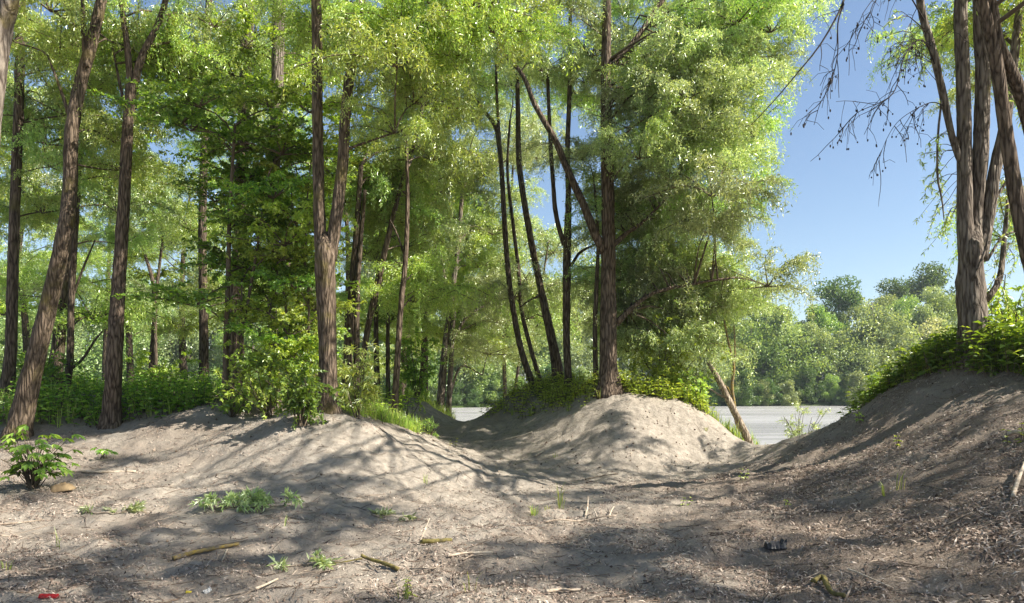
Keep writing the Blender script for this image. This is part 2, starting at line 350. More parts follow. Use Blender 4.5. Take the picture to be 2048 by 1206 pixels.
def shore_far(x): return 96 + 0.2 * np.clip(x, -160, 160) + 2.0 * np.sin(x * 0.09) + 1.0 * np.sin(x * 0.31 + 1)
def ground_z(x, y, fine=True):
    x = np.asarray(x, float); y = np.asarray(y, float)
    z = tps(x, y)
    if fine:
        z = z + 0.10 * vnoise(x * 0.9, y * 0.9, 1) + 0.085 * vnoise(x * 2.3, y * 2.3, 2) - 0.06 * np.abs(vnoise(x * 3.1 + y, y * 3.7, 12)) + 0.055 * vnoise(x * 6, y * 6, 3) + 0.030 * vnoise(x * 15, y * 15, 4)
        pit = np.exp(-(((x - 2.6) / 2.0) ** 2 + ((y - 14.3) / 1.1) ** 2)) + 0.6 * np.exp(-(((x + 2.2) / 2.2) ** 2 + ((y - 10.6) / 1.2) ** 2))
        z = z - pit * (0.16 * np.clip(vnoise(x * 5.2, y * 4.1, 21) - 0.12, 0, 1) + 0.05 * np.abs(vnoise(x * 9, y * 8, 22)))
    z = z * (1 - smooth((y - shore_near(x) + 3.5) / 5)) + -2.2 * smooth((y - shore_near(x) + 3.5) / 5)
    yf = shore_far(x); up = smooth((y - yf + 2.2) / 6)
    far = -2.2 + 2.3 * up + 2.6 * smooth((y - yf - 4) / 30) + 0.5 * vnoise(x * 0.2, y * 0.2, 6) * up
    return np.where(y > 60, far, z)
def gz(x, y): return float(ground_z(np.array([x]), np.array([y]))[0])
_steps = np.concatenate([np.linspace(4.0, 26, 1400), np.linspace(26.1, 130, 500)])
def hit(px, py):
    """where the sight line of a photo pixel meets the ground"""
    X = (px - PX0) / F * _steps; Z = CAMZ - (py - PY0) / F * _steps
    k = np.argmax(ground_z(X, _steps) >= Z)
    y = _steps[k]; return np.array([X[k], y, gz(X[k], y)])

def axis(edges):
    return np.unique(np.round(np.concatenate([np.arange(a_, b_, s_) for a_, b_, s_ in edges]), 4))
gx = axis([(-900, -160, 60), (-160, -30, 5), (-30, -10, 0.5), (-10, 9.5, 0.045), (9.5, 30, 0.5), (30, 160, 5), (160, 901, 60)])
gy = axis([(-60, 0, 6), (0, 4.6, 0.4), (4.6, 9, 0.045), (9, 14, 0.06), (14, 24, 0.10), (24, 46, 0.5), (46, 76, 5), (76, 135, 1.5), (135, 300, 15), (300, 2001, 170)])
GX, GY = np.meshgrid(gx, gy); GZ = ground_z(GX.ravel(), GY.ravel())
acc = Acc(); nx, ny = len(gx), len(gy)
i = np.arange(ny - 1)[:, None] * nx; j = np.arange(nx - 1)[None, :]
acc.add(np.stack([GX.ravel(), GY.ravel(), GZ], -1), np.stack([i + j, i + j + 1, i + nx + j + 1, i + nx + j], -1).reshape(-1, 4))
M['ground'] = ground_mat()
gm = acc.mesh('ground', M['ground'], shade=True)
X_, Y_ = GX.ravel(), GY.ravel()
def bell(cx, cy_, rx, ry): return np.exp(-(((X_ - cx) / rx) ** 2 + ((Y_ - cy_) / ry) ** 2))
litter = 0.26 + 0.40 * smooth((X_ - 0.5) / 3.0) * smooth((13.0 - Y_) / 2.5) + 0.12 * smooth((9 - Y_) / 3) + 0.16 * smooth((-3 - X_) / 3)
litter -= 0.75 * bell(3.0, 14.8, 2.4, 1.7) + 0.55 * bell(0.5, 13.2, 1.8, 1.2) + 0.25 * bell(-2.0, 10.5, 2.0, 1.2)
green = np.clip(bell(0.8, 19.5, 1.3, 1.6) * 0.8 + smooth((Y_ - 14.2) / 1.5) * smooth((-3.2 - X_) / 1.5) * 0.9 + 0.95 * smooth((Y_ - shore_far(X_) + 4.0) / 3), 0, 1)
for nm, val in (('litter', litter), ('green', green)):
    t_ = gm.attributes.new(nm, 'FLOAT', 'POINT'); t_.data.foreach_set('value', np.clip(val, 0, 1).astype(np.float32))
ground = link('ground', gm); ground['kind'] = 'structure'

acc = Acc(); acc.add([(-700, 20, WATER), (700, 20, WATER), (700, 300, WATER), (-700, 300, WATER)], [(0, 1, 2, 3)])
river = link('river', acc.mesh('river', water_mat())); river['kind'] = 'structure'

# ---------------------------------------------------------------- foliage templates
def make_bough(kind, seed):
    """a leafy bough about 1.8 m in radius: thin branches and leaf sprays"""
    g = np.random.default_rng(seed); acc = Acc()
    willow = kind.startswith('willow')
    nb = 7 if willow else 8; ns = 15 if willow else 11
    RX, RZ = (1.55, 1.15) if willow else (1.25, 0.9)
    for b in range(nb):
        az = 2 * np.pi * (b + g.uniform(-0.4, 0.4)) / nb
        el = g.uniform(-0.15, 0.75)
        end = np.array([math.cos(az) * math.cos(el) * RX, math.sin(az) * math.cos(el) * RX, math.sin(el) * RZ * 1.1]) * g.uniform(0.65, 1.1)
        mid = end * 0.5 + np.array([0, 0, 0.16]) + g.normal(0, 0.08, 3)
        P = catmull(np.array([[0, 0, 0], mid, end]), 6); tube(acc, P, np.linspace(0.018, 0.006, 6), 4, mat=1, cap=False, rng=g)
        for s in range(ns):
            t = g.uniform(0.15, 1.0); k = t * 5; k0 = min(int(k), 4); p0 = P[k0] + (P[k0 + 1] - P[k0]) * (k - k0)
            az2 = az + g.normal(0, 0.9); L = g.uniform(0.45, 0.95) if willow else g.uniform(0.4, 0.8)
            droop = g.uniform(0.25, 1.1) if willow else g.uniform(0.0, 0.45)
            rise = g.uniform(0.0, 0.45)
            u = np.linspace(0, 1, 6)[:, None]
            hd = np.array([math.cos(az2), math.sin(az2), 0]); side = np.array([-hd[1], hd[0], 0])
            C = p0 + hd * L * u * (0.75 - 0.25 * droop * u) + side * (u ** 2) * g.normal(0, 0.12) + np.array([0, 0, 1.0]) * (rise * L * u - droop * L * u ** 2)
            tube(acc, C[::1], np.linspace(0.004, 0.0015, 6), 3, mat=1, cap=False, rng=g)
            n = int(L * 74) if willow else int(L * 30)
            t2 = g.uniform(0.05, 1.0, n); kk = t2 * 5; k1 = np.minimum(kk.astype(int), 4); fr = (kk - k1)[:, None]
            B = C[k1] + (C[k1 + 1] - C[k1]) * fr; T = norm(C[k1 + 1] - C[k1])
            rd = norm(g.normal(0, 1, (n, 3)))
            if willow:
                B = B + rd[::-1] * g.uniform(0, 0.13, (n, 1))
                d = norm(T * 0.35 + rd + np.array([0, 0, -0.35])); nr = norm(g.normal(0, 1, (n, 3)) + np.array([0.0, 0, 0.7]))
                leaves(acc, B, d, nr, g.uniform(0.055, 0.115, n), g.uniform(0.017, 0.029, n), rng=g)
            else:
                d = norm(T * 0.5 + rd * np.array([1, 1, 0.45]) + np.array([0, 0, -0.15])); nr = norm(g.normal(0, 0.45, (n, 3)) + np.array([0, 0, 1.0]))
                leaves(acc, B, d, nr, g.uniform(0.07, 0.12, n), g.uniform(0.045, 0.07, n), wide=0.45, rng=g)
    return acc

BOUGH = {}
for kind, nvar in (('willow', 4), ('broad', 3)):
    accs = [make_bough(kind, 100 * len(kind) + k) for k in range(nvar)]
    for mk in (('willow', 'willow_y', 'willow_s') if kind == 'willow' else ('broad', 'lime')):
        BOUGH[mk] = [x.mesh('leafy_bough_' + mk, [M[mk], M['twig']]) for x in accs[(0 if mk in ('willow', 'broad') else 1):][:3 if mk != 'lime' else 2]]

ROT = lambda g: (g.uniform(-0.15, 0.15), g.uniform(-0.15, 0.15), g.uniform(0, 6.283))

def add_crown(root, base, skel, centres, leafkind, g, sc=(0.75, 1.15), bark='twig'):
    """branches from the stems to every bough (part 'crown'), leafy boughs as its sub-parts"""
    acc = Acc(); S = np.vstack(skel) if skel else np.array([[*base]])
    for c in centres:
        d = np.linalg.norm(S - c, axis=1) + 1.5 * np.maximum(0, S[:, 2] - c[2] + 0.3)
        p = S[np.argmin(d)]; L = np.linalg.norm(c - p)
        mid = (p + c) / 2 + np.array([0, 0, 0.12 * L]) + g.normal(0, 0.05 * L + 0.01, 3)
        n = max(4, min(10, int(L * 2.5)))
        r0 = min(0.012 + 0.007 * L, 0.032)
        tube(acc, catmull(np.array([p, mid, c]), n) - base, np.linspace(r0, 0.010, n), 5, cap=False, rng=g)
    cr = link('crown', acc.mesh('crown', M[bark], True), root)
    for c in centres:
        mk = leafkind if isinstance(leafkind, str) else leafkind[g.integers(len(leafkind))]
        me = BOUGH[mk][g.integers(len(BOUGH[mk]))]
        s = g.uniform(*sc)
        link('leafy_bough', me, cr, tuple(c - base), ROT(g), (s, s, s * g.uniform(0.9, 1.25)))
    return cr

def scatter(g, cx, cy_, rx, ry, Y, n, rd=None):
    """n well-spaced points in an ellipsoid given by photo pixels and distance"""
    c = at(cx, cy_, Y); ax = np.array([rx * Y / F, rd if rd else min(max(rx * Y / F * 0.9, 0.7), 2.4), ry * Y / F]); out = []
    for k in range(n):
        q = norm(g.normal(0, 1, (12, 3))) * g.uniform(0, 1, (12, 1)) ** 0.4; cand = c + q * ax
        if out:
            dd = np.min(np.linalg.norm((cand[:, None] - np.array(out)[None]) / ax, axis=2), axis=1); out.append(cand[np.argmax(dd)])
        else: out.append(cand[0])
    return out

TREES = {}
def tree(name, label, Y, stems, env, leaf='willow', bark='bark', seed=1, extend=4.0, sc=(0.6, 1.0), cat='tree', rough=0.07, group=None, sides=14, extra=None, skeladd=None, wf=0.84):
    """stems: photo paths (px, py, width in px[, distance offset]); the first is the trunk, the rest limbs"""
    g = np.random.default_rng(seed)
    b = stems[0][0]; bx = (b[0] - PX0) * Y / F; bz = gz(bx, Y); base = np.array([bx, Y, bz])
    root = link(name, None, loc=tuple(base)); tag(root, label, cat, group)
    skel = []
    for k, st in enumerate(stems):
        P = []; wob = g.normal(0, 0.05, len(st)) * (Y / 14)
        for q, p in enumerate(st):
            off = p[3] if len(p) > 3 else 0
            w = at(p[0], p[1], Y + off + (wob[q] if 0 < q else 0)); P.append([*w, p[2] * (Y + off) / F / 2 * wf])
        P = np.array(P)
        on_ground = (k == 0) or st[0][1] >= b[1] - 22
        if on_ground:
            zg = gz(P[0, 0], P[0, 1]); P[0, 2] = zg
            r0 = P[0, 3]; up = norm(P[1, :3] - P[0, :3]) * min(0.3, 0.4 * np.linalg.norm(P[1, :3] - P[0, :3]))
            P = np.vstack([[P[0, 0], P[0, 1], zg - 0.25, r0 * 1.75], [P[0, 0], P[0, 1], zg, r0 * 1.4], [*(P[0, :3] + up), r0 * 1.08], P[1:]])
        if st[-1][1] <= 5 and extend:      # goes on above the frame
            d = P[-1, :3] - P[-3, :3]; d = d / np.linalg.norm(d); d = norm(d + np.array([0, 0, 0.4]))
            for s in (0.5, 1.0):
                P = np.vstack([P, [*(P[-1, :3] + d * extend * 0.5 + g.normal(0, 0.1, 3)), P[-1, 3] * 0.6]])
        L = np.linalg.norm(np.diff(P[:, :3], axis=0), axis=1).sum(); n = int(max(8, min(80, L * 8)))
        C = catmull(P, n); C[:, 3] = np.maximum(C[:, 3], 0.004)
        acc = Acc(); tube(acc, C[:, :3] - base, C[:, 3], sides if k == 0 else max(7, sides - 4), rough=rough, rng=g)
        link('trunk' if k == 0 or on_ground else 'limb', acc.mesh('stem', M[bark], True), root)
        skel.append(C[len(C) // 6:, :3])
    if skeladd is not None: skel += skeladd
    cent = []
    for ev in env: cent += scatter(g, ev[0], ev[1], ev[2], ev[3], Y + (ev[5] if len(ev) > 5 else 0), ev[4], ev[6] if len(ev) > 6 else None)
    thick = np.vstack([S_ for S_, st in zip(skel, stems) if max(p[2] for p in st) > 13] or [np.zeros((1, 3)) - 999])
    for c in cent:      # keep the thick stems in view: boughs grow to their sides or behind them
        px, py = c[0] / c[1] * F, c[2] / c[1] * F; q = np.abs(thick[:, 2] / thick[:, 1] * F - py) < 90
        if q.any() and np.min(np.abs(thick[q, 0] / thick[q, 1] * F - px)) < 62 and c[1] < Y + 1.0: c[1] = Y + g.uniform(1.0, 1.8)
    if extra is not None: cent += [np.array(x, float) for x in extra]
    if cent: add_crown(root, base, skel, cent, leaf, g, sc)
    TREES[label] = root
    return root, base, skel
# ---------------------------------------------------------------- the trees one can tell apart
def cloud(seed, n, lo, hi):
    g = np.random.default_rng(seed); lo, hi = np.array(lo, float), np.array(hi, float); out = [g.uniform(lo, hi)]
    while len(out) < n:
        c = g.uniform(lo, hi, (10, 3)); dd = np.min(np.linalg.norm((c[:, None] - np.array(out)[None]) / (hi - lo), axis=2), axis=1); out.append(c[np.argmax(dd)])
    return out

# --- left wood
tree('grey_willow_tree', 'leaning grey trunk cut off by the upper left corner', 8.0,
     [[(-78,960,54),(-48,600,48),(-20,250,44),(4,60,42),(24,-60,40)]], [], bark='bark_grey', seed=21, extend=5,
     extra=cloud(3, 9, (-7.5, 6, 7.5), (-2.0, 10.5, 12)))  # added boughs above the view, placed to shade the left foreground
tree('willow_tree', 'straight dark trunk nearest the left edge, behind the thick leaning trunk', 14.5,
     [[(12,815,36),(22,700,31),(25,560,29),(30,400,28),(38,200,27),(42,0,25)]],
     [(60,120,110,130,7),(20,330,80,90,3)], ('willow','willow_y'), 'bark_dark', 22, wf=0.68)
tree('willow_tree', 'thick brown trunk leaning right at the left edge, with a dead stub halfway up', 13.0,
     [[(36,828,66),(70,720,56),(100,600,50),(128,470,44),(140,380,41),(143,270,40),(160,170,37),(185,80,34),(203,0,31)],
      [(172,135,22),(168,60,16),(165,0,12)], [(138,228,12),(116,165,8),(95,110,5)]],
     [(120,60,120,90,5),(230,300,70,60,2,1.0)], 'willow_y', 'bark_moss', 23, wf=0.64)
tree('willow_tree', 'dark crooked trunk right behind the thick leaning trunk', 17.0,
     [[(105,800,40),(118,680,34),(130,560,28),(140,470,22),(150,300,16),(158,100,12)]],
     [(120,420,90,70,3),(150,250,90,80,3)], ('willow','broad'), 'bark_dark', 24, wf=0.70)
tree('young_tree', 'thin trunk with curved low side branches, left of the Y forked tree', 16.0,
     [[(131,800,20),(140,720,18),(143,600,16),(150,480,14),(160,330,11),(168,200,9)],
      [(141,738,9),(165,718,7),(190,680,6),(205,662,4)],[(143,600,8),(165,540,6),(190,480,4)]],
     [(180,640,60,50,2,1),(170,300,60,60,2)], ('lime','willow_y'), 'bark_dark', 25, wf=0.72)
tree('forked_willow_tree', 'tall Y forked tree with a dead stub below its fork, left wood', 13.5,
     [[(222,815,44),(230,700,40),(238,560,35),(248,400,31),(255,260,28),(262,170,26)],
      [(262,178,19),(254,90,16),(243,0,13)],[(263,185,22),(285,110,19),(315,50,16),(335,-20,15)],[(248,205,9),(236,150,7),(225,90,4)]],
     [(330,40,110,70,4),(230,40,80,70,3),(330,230,60,50,2,1)], ('willow_y','willow'), 'bark', 26, wf=0.74)
tree('slender_tree', 'thin far forked tree in the sunny gap right of the Y forked tree', 26.0,
     [[(300,775,13),(305,700,12),(310,620,11),(305,560,9),(290,510,7)],[(309,610,9),(318,540,7),(326,470,5)],[(313,775,9),(311,690,8),(311,630,6)]],
     [(320,470,70,60,4),(280,640,50,40,2)], 'willow', 'bark_dark', 27, sides=8)
tree('willow_tree', 'straight slim trunk left of the dark leafy sapling clump', 21.0,
     [[(408,770,25),(407,600,21),(405,450,20),(410,250,19),(418,0,17)]],
     [(410,150,100,150,9),(380,420,70,80,4),(440,560,60,60,3)], ('willow','willow_y'), 'bark_dark', 28, wf=0.78)
tree('willow_tree', 'pale trunk hidden behind the dark leafy sapling clump', 17.0,
     [[(470,800,40),(472,650,36),(480,450,30),(487,250,27),(498,0,25)],[(482,280,14),(485,120,13),(486,0,12)]],
     [(500,70,90,90,5)], 'willow', 'bark', 29)
tree('sapling_clump', 'clump of thin stems with dense dark broad leaves, left of the ivy trunk', 13.3,
     [[(450,815,15),(452,700,13),(456,560,11),(460,420,9),(470,250,6)],[(456,813,9),(478,700,8),(500,580,7),(520,460,6),(532,370,4)],[(484,815,6),(482,700,5),(484,560,4)]],
     [(470,280,110,110,9),(500,460,95,110,8),(440,620,50,70,3),(390,330,60,80,3)], ('broad','broad','lime'), 'twig', 30, sc=(0.55, 0.95), cat='sapling')
tree('ivy_clad_tree', 'pale trunk half hidden in leaves just left of the big forked tree', 15.0,
     [[(548,802,26),(546,650,24),(546,480,24),(552,250,27),(556,100,28),(558,0,30)]],
     [(560,100,70,100,5),(590,230,45,45,3,-1.5)], ('willow_y','lime'), 'bark_grey', 31)
tree('bright_shrub_tree', 'bright lime leafy shrub filling the gap left of the big forked trunk', 13.6,
     [[(590,815,9),(585,740,8),(575,640,7),(560,540,5)],[(604,815,8),(612,720,7),(618,620,5),(610,520,4)]],
     [(590,640,55,80,7),(570,480,60,80,6),(600,360,50,70,4,0.8),(560,740,45,50,4,-0.5),(615,740,25,40,2,-0.3)], ('lime','lime','broad'), 'twig', 32, sc=(0.5, 0.8), cat='shrub')
hero10 = tree('big_forked_willow', 'big forked trunk on the sandy mound left of centre, bark lit on its right side', 11.8,
     [[(655,822,58),(656,770,52),(655,680,50),(652,590,54),(650,510,56),(650,470,40)],
      [(643,520,34),(639,430,32),(636,300,31),(634,150,30),(632,0,28)],[(660,520,37),(673,430,34),(685,330,32),(692,220,30),(705,110,27),(722,0,25)],
      [(690,300,8),(730,285,6),(790,265,5)],[(692,130,9),(760,95,7),(830,55,5)]],
     [(690,20,110,60,4,0.6),(810,60,90,70,6),(800,200,60,70,3),(925,40,90,70,5,0.5)], 'willow_y', 'bark_moss', 33, wf=0.70, sides=20, extend=6,
     extra=cloud(7, 5, (-4.5, 9.5, 8.6), (0.0, 12.5, 12)))
tree('dark_twin_tree', 'dark twin trunks close behind the big forked trunk', 16.0,
     [[(690,775,22),(700,650,22),(706,560,21),(714,450,16),(722,330,12)],[(713,775,16),(714,600,16),(720,500,13),(730,380,9)],[(662,680,14),(636,640,14),(622,590,12),(614,550,8)]],
     [(700,380,60,60,3,1),(760,300,70,90,4,1)], ('willow_y','willow'), 'bark_dark', 34, wf=0.75)
tree('leaning_willow', 'slim trunk leaning right behind the big forked trunk', 16.5,
     [[(714,778,12),(735,660,15),(755,570,16),(775,480,14),(800,380,11),(835,260,10),(855,150,8),(870,60,6)]],
     [(850,170,70,80,4),(800,420,50,60,4,0.5),(770,540,30,40,2,-0.5),(880,60,60,60,3)], 'willow_y', 'bark', 35, wf=0.80)
tree('slim_willow', 'slim upright trunk standing in bright grass between two sand mounds', 15.5,
     [[(788,800,16),(797,680,15),(803,600,14),(811,520,13),(815,400,10),(812,250,8)],[(812,520,6),(795,470,5),(780,440,3)]],
     [(835,560,45,60,3,0.8),(820,330,60,80,3,1)], 'willow_y', 'bark', 36, wf=0.80)
tree('slender_tree', 'pair of thin dark stems in the shade left of the slim upright trunk', 19.0,
     [[(755,780,13),(752,640,11),(757,480,8)],[(776,780,10),(776,640,9),(782,520,6)]],
     [(760,470,50,60,3),(770,620,40,40,2,1.5)], ('willow','broad'), 'bark_dark', 37)
tree('weeping_willow', 'far pale weeping willow leaning over the water beyond the path', 22.0,
     [[(878,778,19),(890,700,17),(900,620,14),(915,500,11),(925,380,9)],[(896,778,13),(903,700,12),(908,620,10)],
      [(900,690,8),(930,640,7),(970,610,5)],[(890,760,6),(920,735,5),(965,750,3)],[(903,620,7),(880,500,6),(870,380,5)]],
     [(880,420,75,130,11),(955,520,55,130,9),(930,290,90,80,6),(970,690,45,60,5),(860,640,35,70,4),(840,500,40,90,4,-2)], ('willow_s','willow_s','willow_y'), 'bark_grey', 38, sides=10)
# --- group on the middle mound
tree('curved_willow', 'thin curving stem leaning left, leftmost on the green ridge', 18.8,
     [[(1068,765,18),(1045,710,17),(1030,640,16),(1016,540,15),(1008,430,14),(1003,340,13),(993,260,12),(975,230,10),(945,190,8),(936,160,6)],
      [(1004,340,9),(995,220,8),(992,140,7)]],
     [(950,120,90,80,4),(1000,60,70,50,1)], ('willow','willow_s'), 'bark_dark', 40, wf=0.75, sides=9)
tree('curved_willow', 'thinner curving stem second from the left on the green ridge', 19.2,
     [[(1084,762,13),(1062,700,12),(1043,620,12),(1037,540,11),(1025,440,10),(1015,340,8),(1020,240,6)]],
     [(1030,560,30,40,1,0.5),(1040,180,60,60,1)], 'willow_s', 'bark_dark', 41, wf=0.75, sides=8)
tree('leaning_willow', 'stout dark trunk leaning left on the green ridge', 18.6,
     [[(1117,766,32),(1112,720,28),(1095,640,22),(1078,560,18),(1062,480,17),(1048,400,16),(1038,320,15),(1036,230,13),(1034,100,10)],
      [(1085,590,6),(1060,600,5),(1040,615,3)]],
     [(1050,120,70,70,2),(1075,600,35,30,2)], ('willow_s','willow'), 'bark_dark', 42, wf=0.78, sides=10)
tree('forked_willow', 'upright trunk forking at mid height, left of the largest trunk on the mound', 17.5,
     [[(1137,772,20),(1133,680,20),(1133,600,21),(1134,500,22),(1137,400,17),(1135,300,14),(1140,150,12),(1140,0,9)],
      [(1128,490,14),(1112,430,13),(1105,350,12),(1100,270,11),(1095,150,9)],[(1142,532,9),(1160,505,8),(1192,488,6)]],
     [(1120,110,70,80,2)], ('willow','willow_s'), 'bark_dark', 43, wf=0.74, sides=12)
tree('slender_tree', 'slim dark stem tucked against the left side of the largest mound trunk', 16.6,
     [[(1192,765,12),(1190,650,11),(1194,550,10),(1196,480,8),(1190,380,6)]], [(1180,300,30,40,1,0.5)], 'willow_s', 'bark_dark', 44, sides=8)
hero19 = tree('big_mound_willow', 'largest willow on top of the sandy mound, silvery weeping crown against the sky', 16.0,
     [[(1220,782,50),(1217,730,42),(1216,640,40),(1216,560,36),(1216,440,32),(1214,300,30),(1212,180,26),(1213,60,22),(1214,0,20)],
      [(1208,505,22),(1188,462,20),(1165,405,18),(1135,340,16),(1110,280,14),(1070,210,12),(1045,150,10),(1000,100,7)],
      [(1232,648,16),(1265,615,12),(1310,585,9),(1400,565,7),(1470,555,5)],[(1225,492,14),(1255,465,11),(1285,445,8),(1330,400,6)],
      [(1222,135,14),(1270,80,12),(1310,20,11),(1340,-30,9)]],
     [(1300,60,170,110,16),(1480,50,90,90,9,-0.5),(1370,220,110,90,13,-0.8,1.3),(1300,330,60,80,7,-0.8,1.0),(1360,400,110,100,15,-0.8,1.3),(1310,540,70,70,9,-0.6,1.0),(1410,510,60,60,7,-0.5,1.0),(1490,585,60,22,5,0,0.6),(1400,620,60,45,5),
      (1300,660,50,60,6),(1370,690,40,40,3),(1450,300,60,50,4),(1380,560,80,35,6),(1280,610,40,40,3),(1080,60,90,60,3),(1290,-200,230,100,7)], ('willow_s','willow_s','willow_s','willow'), 'bark', 45, sides=20, extend=5, sc=(0.55, 0.95))
tree('waterside_willow', 'pale feathery willow beyond the ridge, seen between its dark curving stems', 24.0,
     [[(1012,800,10),(1008,680,9),(1014,540,8),(1022,400,6),(1030,260,5)],[(1020,800,8),(1045,690,7),(1080,580,6),(1098,480,4)]],
     [(1000,480,45,140,6),(1075,560,40,110,5),(1060,300,60,100,4),(1165,640,30,50,2),(1030,660,40,50,3)], 'willow_s', 'bark_grey', 46, sides=8, sc=(0.7, 1.1))
# --- right bank
rt, rbase, rskel = tree('multi_stemmed_tree', 'many stemmed brown tree on the leafy right bank', 10.5,
     [[(1955,705,72),(1947,640,64),(1942,560,60),(1945,500,48),(1950,440,36),(1962,300,34),(1966,150,32),(1960,0,30)],
      [(1938,540,40),(1931,470,36),(1929,300,32),(1926,150,31),(1921,0,28)],
      [(1958,520,38),(1975,430,32),(1992,330,28),(2012,240,24),(2030,100,20),(2040,0,16)],
      [(1930,345,14),(1906,280,15),(1890,210,16),(1868,110,17),(1845,30,17),(1833,-40,16)],
      [(1972,600,16,0.15),(1998,560,14,0.2),(2008,480,11,0.2),(2016,400,8,0.2)],
      [(1968,470,8),(1990,400,7),(2030,340,5)],[(1975,520,7),(2010,470,5),(2060,462,4)],[(1945,560,6,-0.2),(1975,480,5,-0.25),(1990,330,3,-0.25)],
      [(1884,195,5),(1876,270,5),(1875,350,5),(1884,400,4),(1888,440,2)]],
     [(2020,120,50,90,3,1.5),(2030,450,30,70,2,1.5),(1890,40,30,40,1,2.2)], ('willow_y','willow'), 'bark_grey', 50, sides=20, extend=4, sc=(0.5, 0.75),
     extra=cloud(9, 8, (5.5, 6.5, 8.0), (11.5, 11.5, 12)))  # unseen overhead boughs, added to cast shade on the ground
tree('leaning_willow', 'dark crossing stems leaning in at the upper right edge', 9.4,
     [[(2130,740,46),(2085,600,40),(2042,440,34),(2013,270,30),(1992,120,28),(1965,10,26),(1945,-80,24)],
      [(2150,742,42),(2112,480,36),(2048,210,30),(1996,85,26),(1978,-20,22)]],
     [(2060,60,40,70,2,1.2)], 'willow_y', 'bark', 51, sides=16, extend=4, sc=(0.65, 1.05),
     extra=cloud(10, 26, (3.5, 0.0, 6.2), (13.5, 6.2, 11)))  # added boughs out of view, spread to dapple the foreground with shade

# bare hanging branch with old catkins, grown from the leaning stem of the many stemmed tree
def bare_branch(seed, path, Y, w0, w1, nt, tl, name):
    g = np.random.default_rng(seed); acc = Acc(); cat = Acc()
    P = np.array([at(p[0], p[1], Y + (p[2] if len(p) > 2 else 0)) for p in path]) - rbase; C = catmull(P, 26)
    tube(acc, C, np.linspace(w0, w1, 26), 6, rng=g)
    for k in range(nt):
        t = g.uniform(0.15, 1.0); p = C[int(t * 25)]; T = norm(C[min(int(t * 25) + 1, 25)] - C[int(t * 25) - 1])
        L = g.uniform(*tl); d = norm(T * 0.7 + g.normal(0, 0.5, 3) * np.array([1, 0.7, 0.7]) + np.array([-0.15, 0, -0.35]))
        Q = [p]
        for s in range(5):
            Q.append(Q[-1] + d * L / 5); d = norm(d + np.array([0, 0, -0.22]) + g.normal(0, 0.16, 3))
        Q = np.array(Q); tube(acc, Q, np.linspace(0.0055, 0.003, 6), 4, cap=False, rng=g)
        for s in range(g.integers(1, 5)):
            q0 = Q[g.integers(1, 6)]; dd = norm(g.normal(0, 0.7, 3) + np.array([0, 0, -0.6])); l2 = g.uniform(0.08, 0.3)
            q1 = q0 + dd * l2 * 0.6; q2 = q1 + norm(dd + np.array([0, 0, -0.8])) * l2 * 0.5
            tube(acc, np.array([q0, q1, q2]), [0.004, 0.003, 0.0025], 3, cap=False, rng=g)
            if g.random() < 0.62:
                for c in range(g.integers(1, 3)):
                    o = q2 + g.normal(0, 0.012, 3); h = g.uniform(0.025, 0.045)
                    tube(cat, np.array([o, o - [0, 0, h * 0.3], o - [0, 0, h * 0.75], o - [0, 0, h]]), [0.003, 0.011, 0.009, 0.002], 5, rng=g)
    b = link(name, acc.mesh('bare_branch', M['bare_twig'], True), rt)
    if cat.n: link('catkins', cat.mesh('catkins', M['catkin']), b)['kind'] = 'stuff'
    b['label'] = 'bare hanging twigs against the blue sky'
bare_branch(61, [(1838,-60,0),(1760,-110,-0.6),(1700,-30,-1.2),(1680,20,-1.4),(1640,90,-1.5),(1590,152,-1.5),(1545,205,-1.5),(1502,250,-1.5)], 10.5, 0.024, 0.005, 7, (0.15, 0.4), 'bare_branch')
bare_branch(62, [(1688,8,-1.4),(1676,45,-1.4),(1675,110,-1.4),(1660,170,-1.4),(1640,208,-1.4),(1628,250,-1.4)], 10.5, 0.009, 0.003, 9, (0.2, 0.5), 'bare_branch')
bare_branch(63, [(1850,42,0),(1800,-30,-0.4),(1752,0,-0.6),(1735,35,-0.7),(1700,65,-0.8)], 10.5, 0.011, 0.003, 14, (0.3, 0.7), 'bare_branch')
bare_branch(64, [(1873,135,0),(1845,80,-0.3),(1810,110,-0.5),(1790,180,-0.6),(1760,205,-0.7),(1715,225,-0.8),(1680,262,-0.8)], 10.5, 0.012, 0.003, 30, (0.3, 0.8), 'bare_branch')
bare_branch(65, [(1890,212,0),(1862,205,-0.2),(1820,225,-0.4),(1790,250,-0.5),(1768,290,-0.5),(1755,330,-0.5)], 10.5, 0.008, 0.002, 12, (0.25, 0.55), 'bare_branch')

def sprig(acc, P, r0, nl, g, Ll=(0.06, 0.1), Wl=(0.014, 0.024), spread=0.8, down=-0.2):
    """a leafy shoot along a path (material 0 leaf, 1 stem)"""
    C = catmull(P, 9); tube(acc, C, np.linspace(r0, r0 * 0.35, 9), 4, mat=1, cap=False, rng=g)
    t = g.uniform(0.1, 1, nl) * 8; k = np.minimum(t.astype(int), 7); B = C[k] + (C[k + 1] - C[k]) * (t - k)[:, None]; T = norm(C[k + 1] - C[k])
    d = norm(T * 0.6 + norm(g.normal(0, 1, (nl, 3))) * spread + np.array([0, 0, down]))
    leaves(acc, B, d, norm(g.normal(0, 0.6, (nl, 3)) + np.array([0, 0, 0.8])), g.uniform(*Ll, nl), g.uniform(*Wl, nl), rng=g)

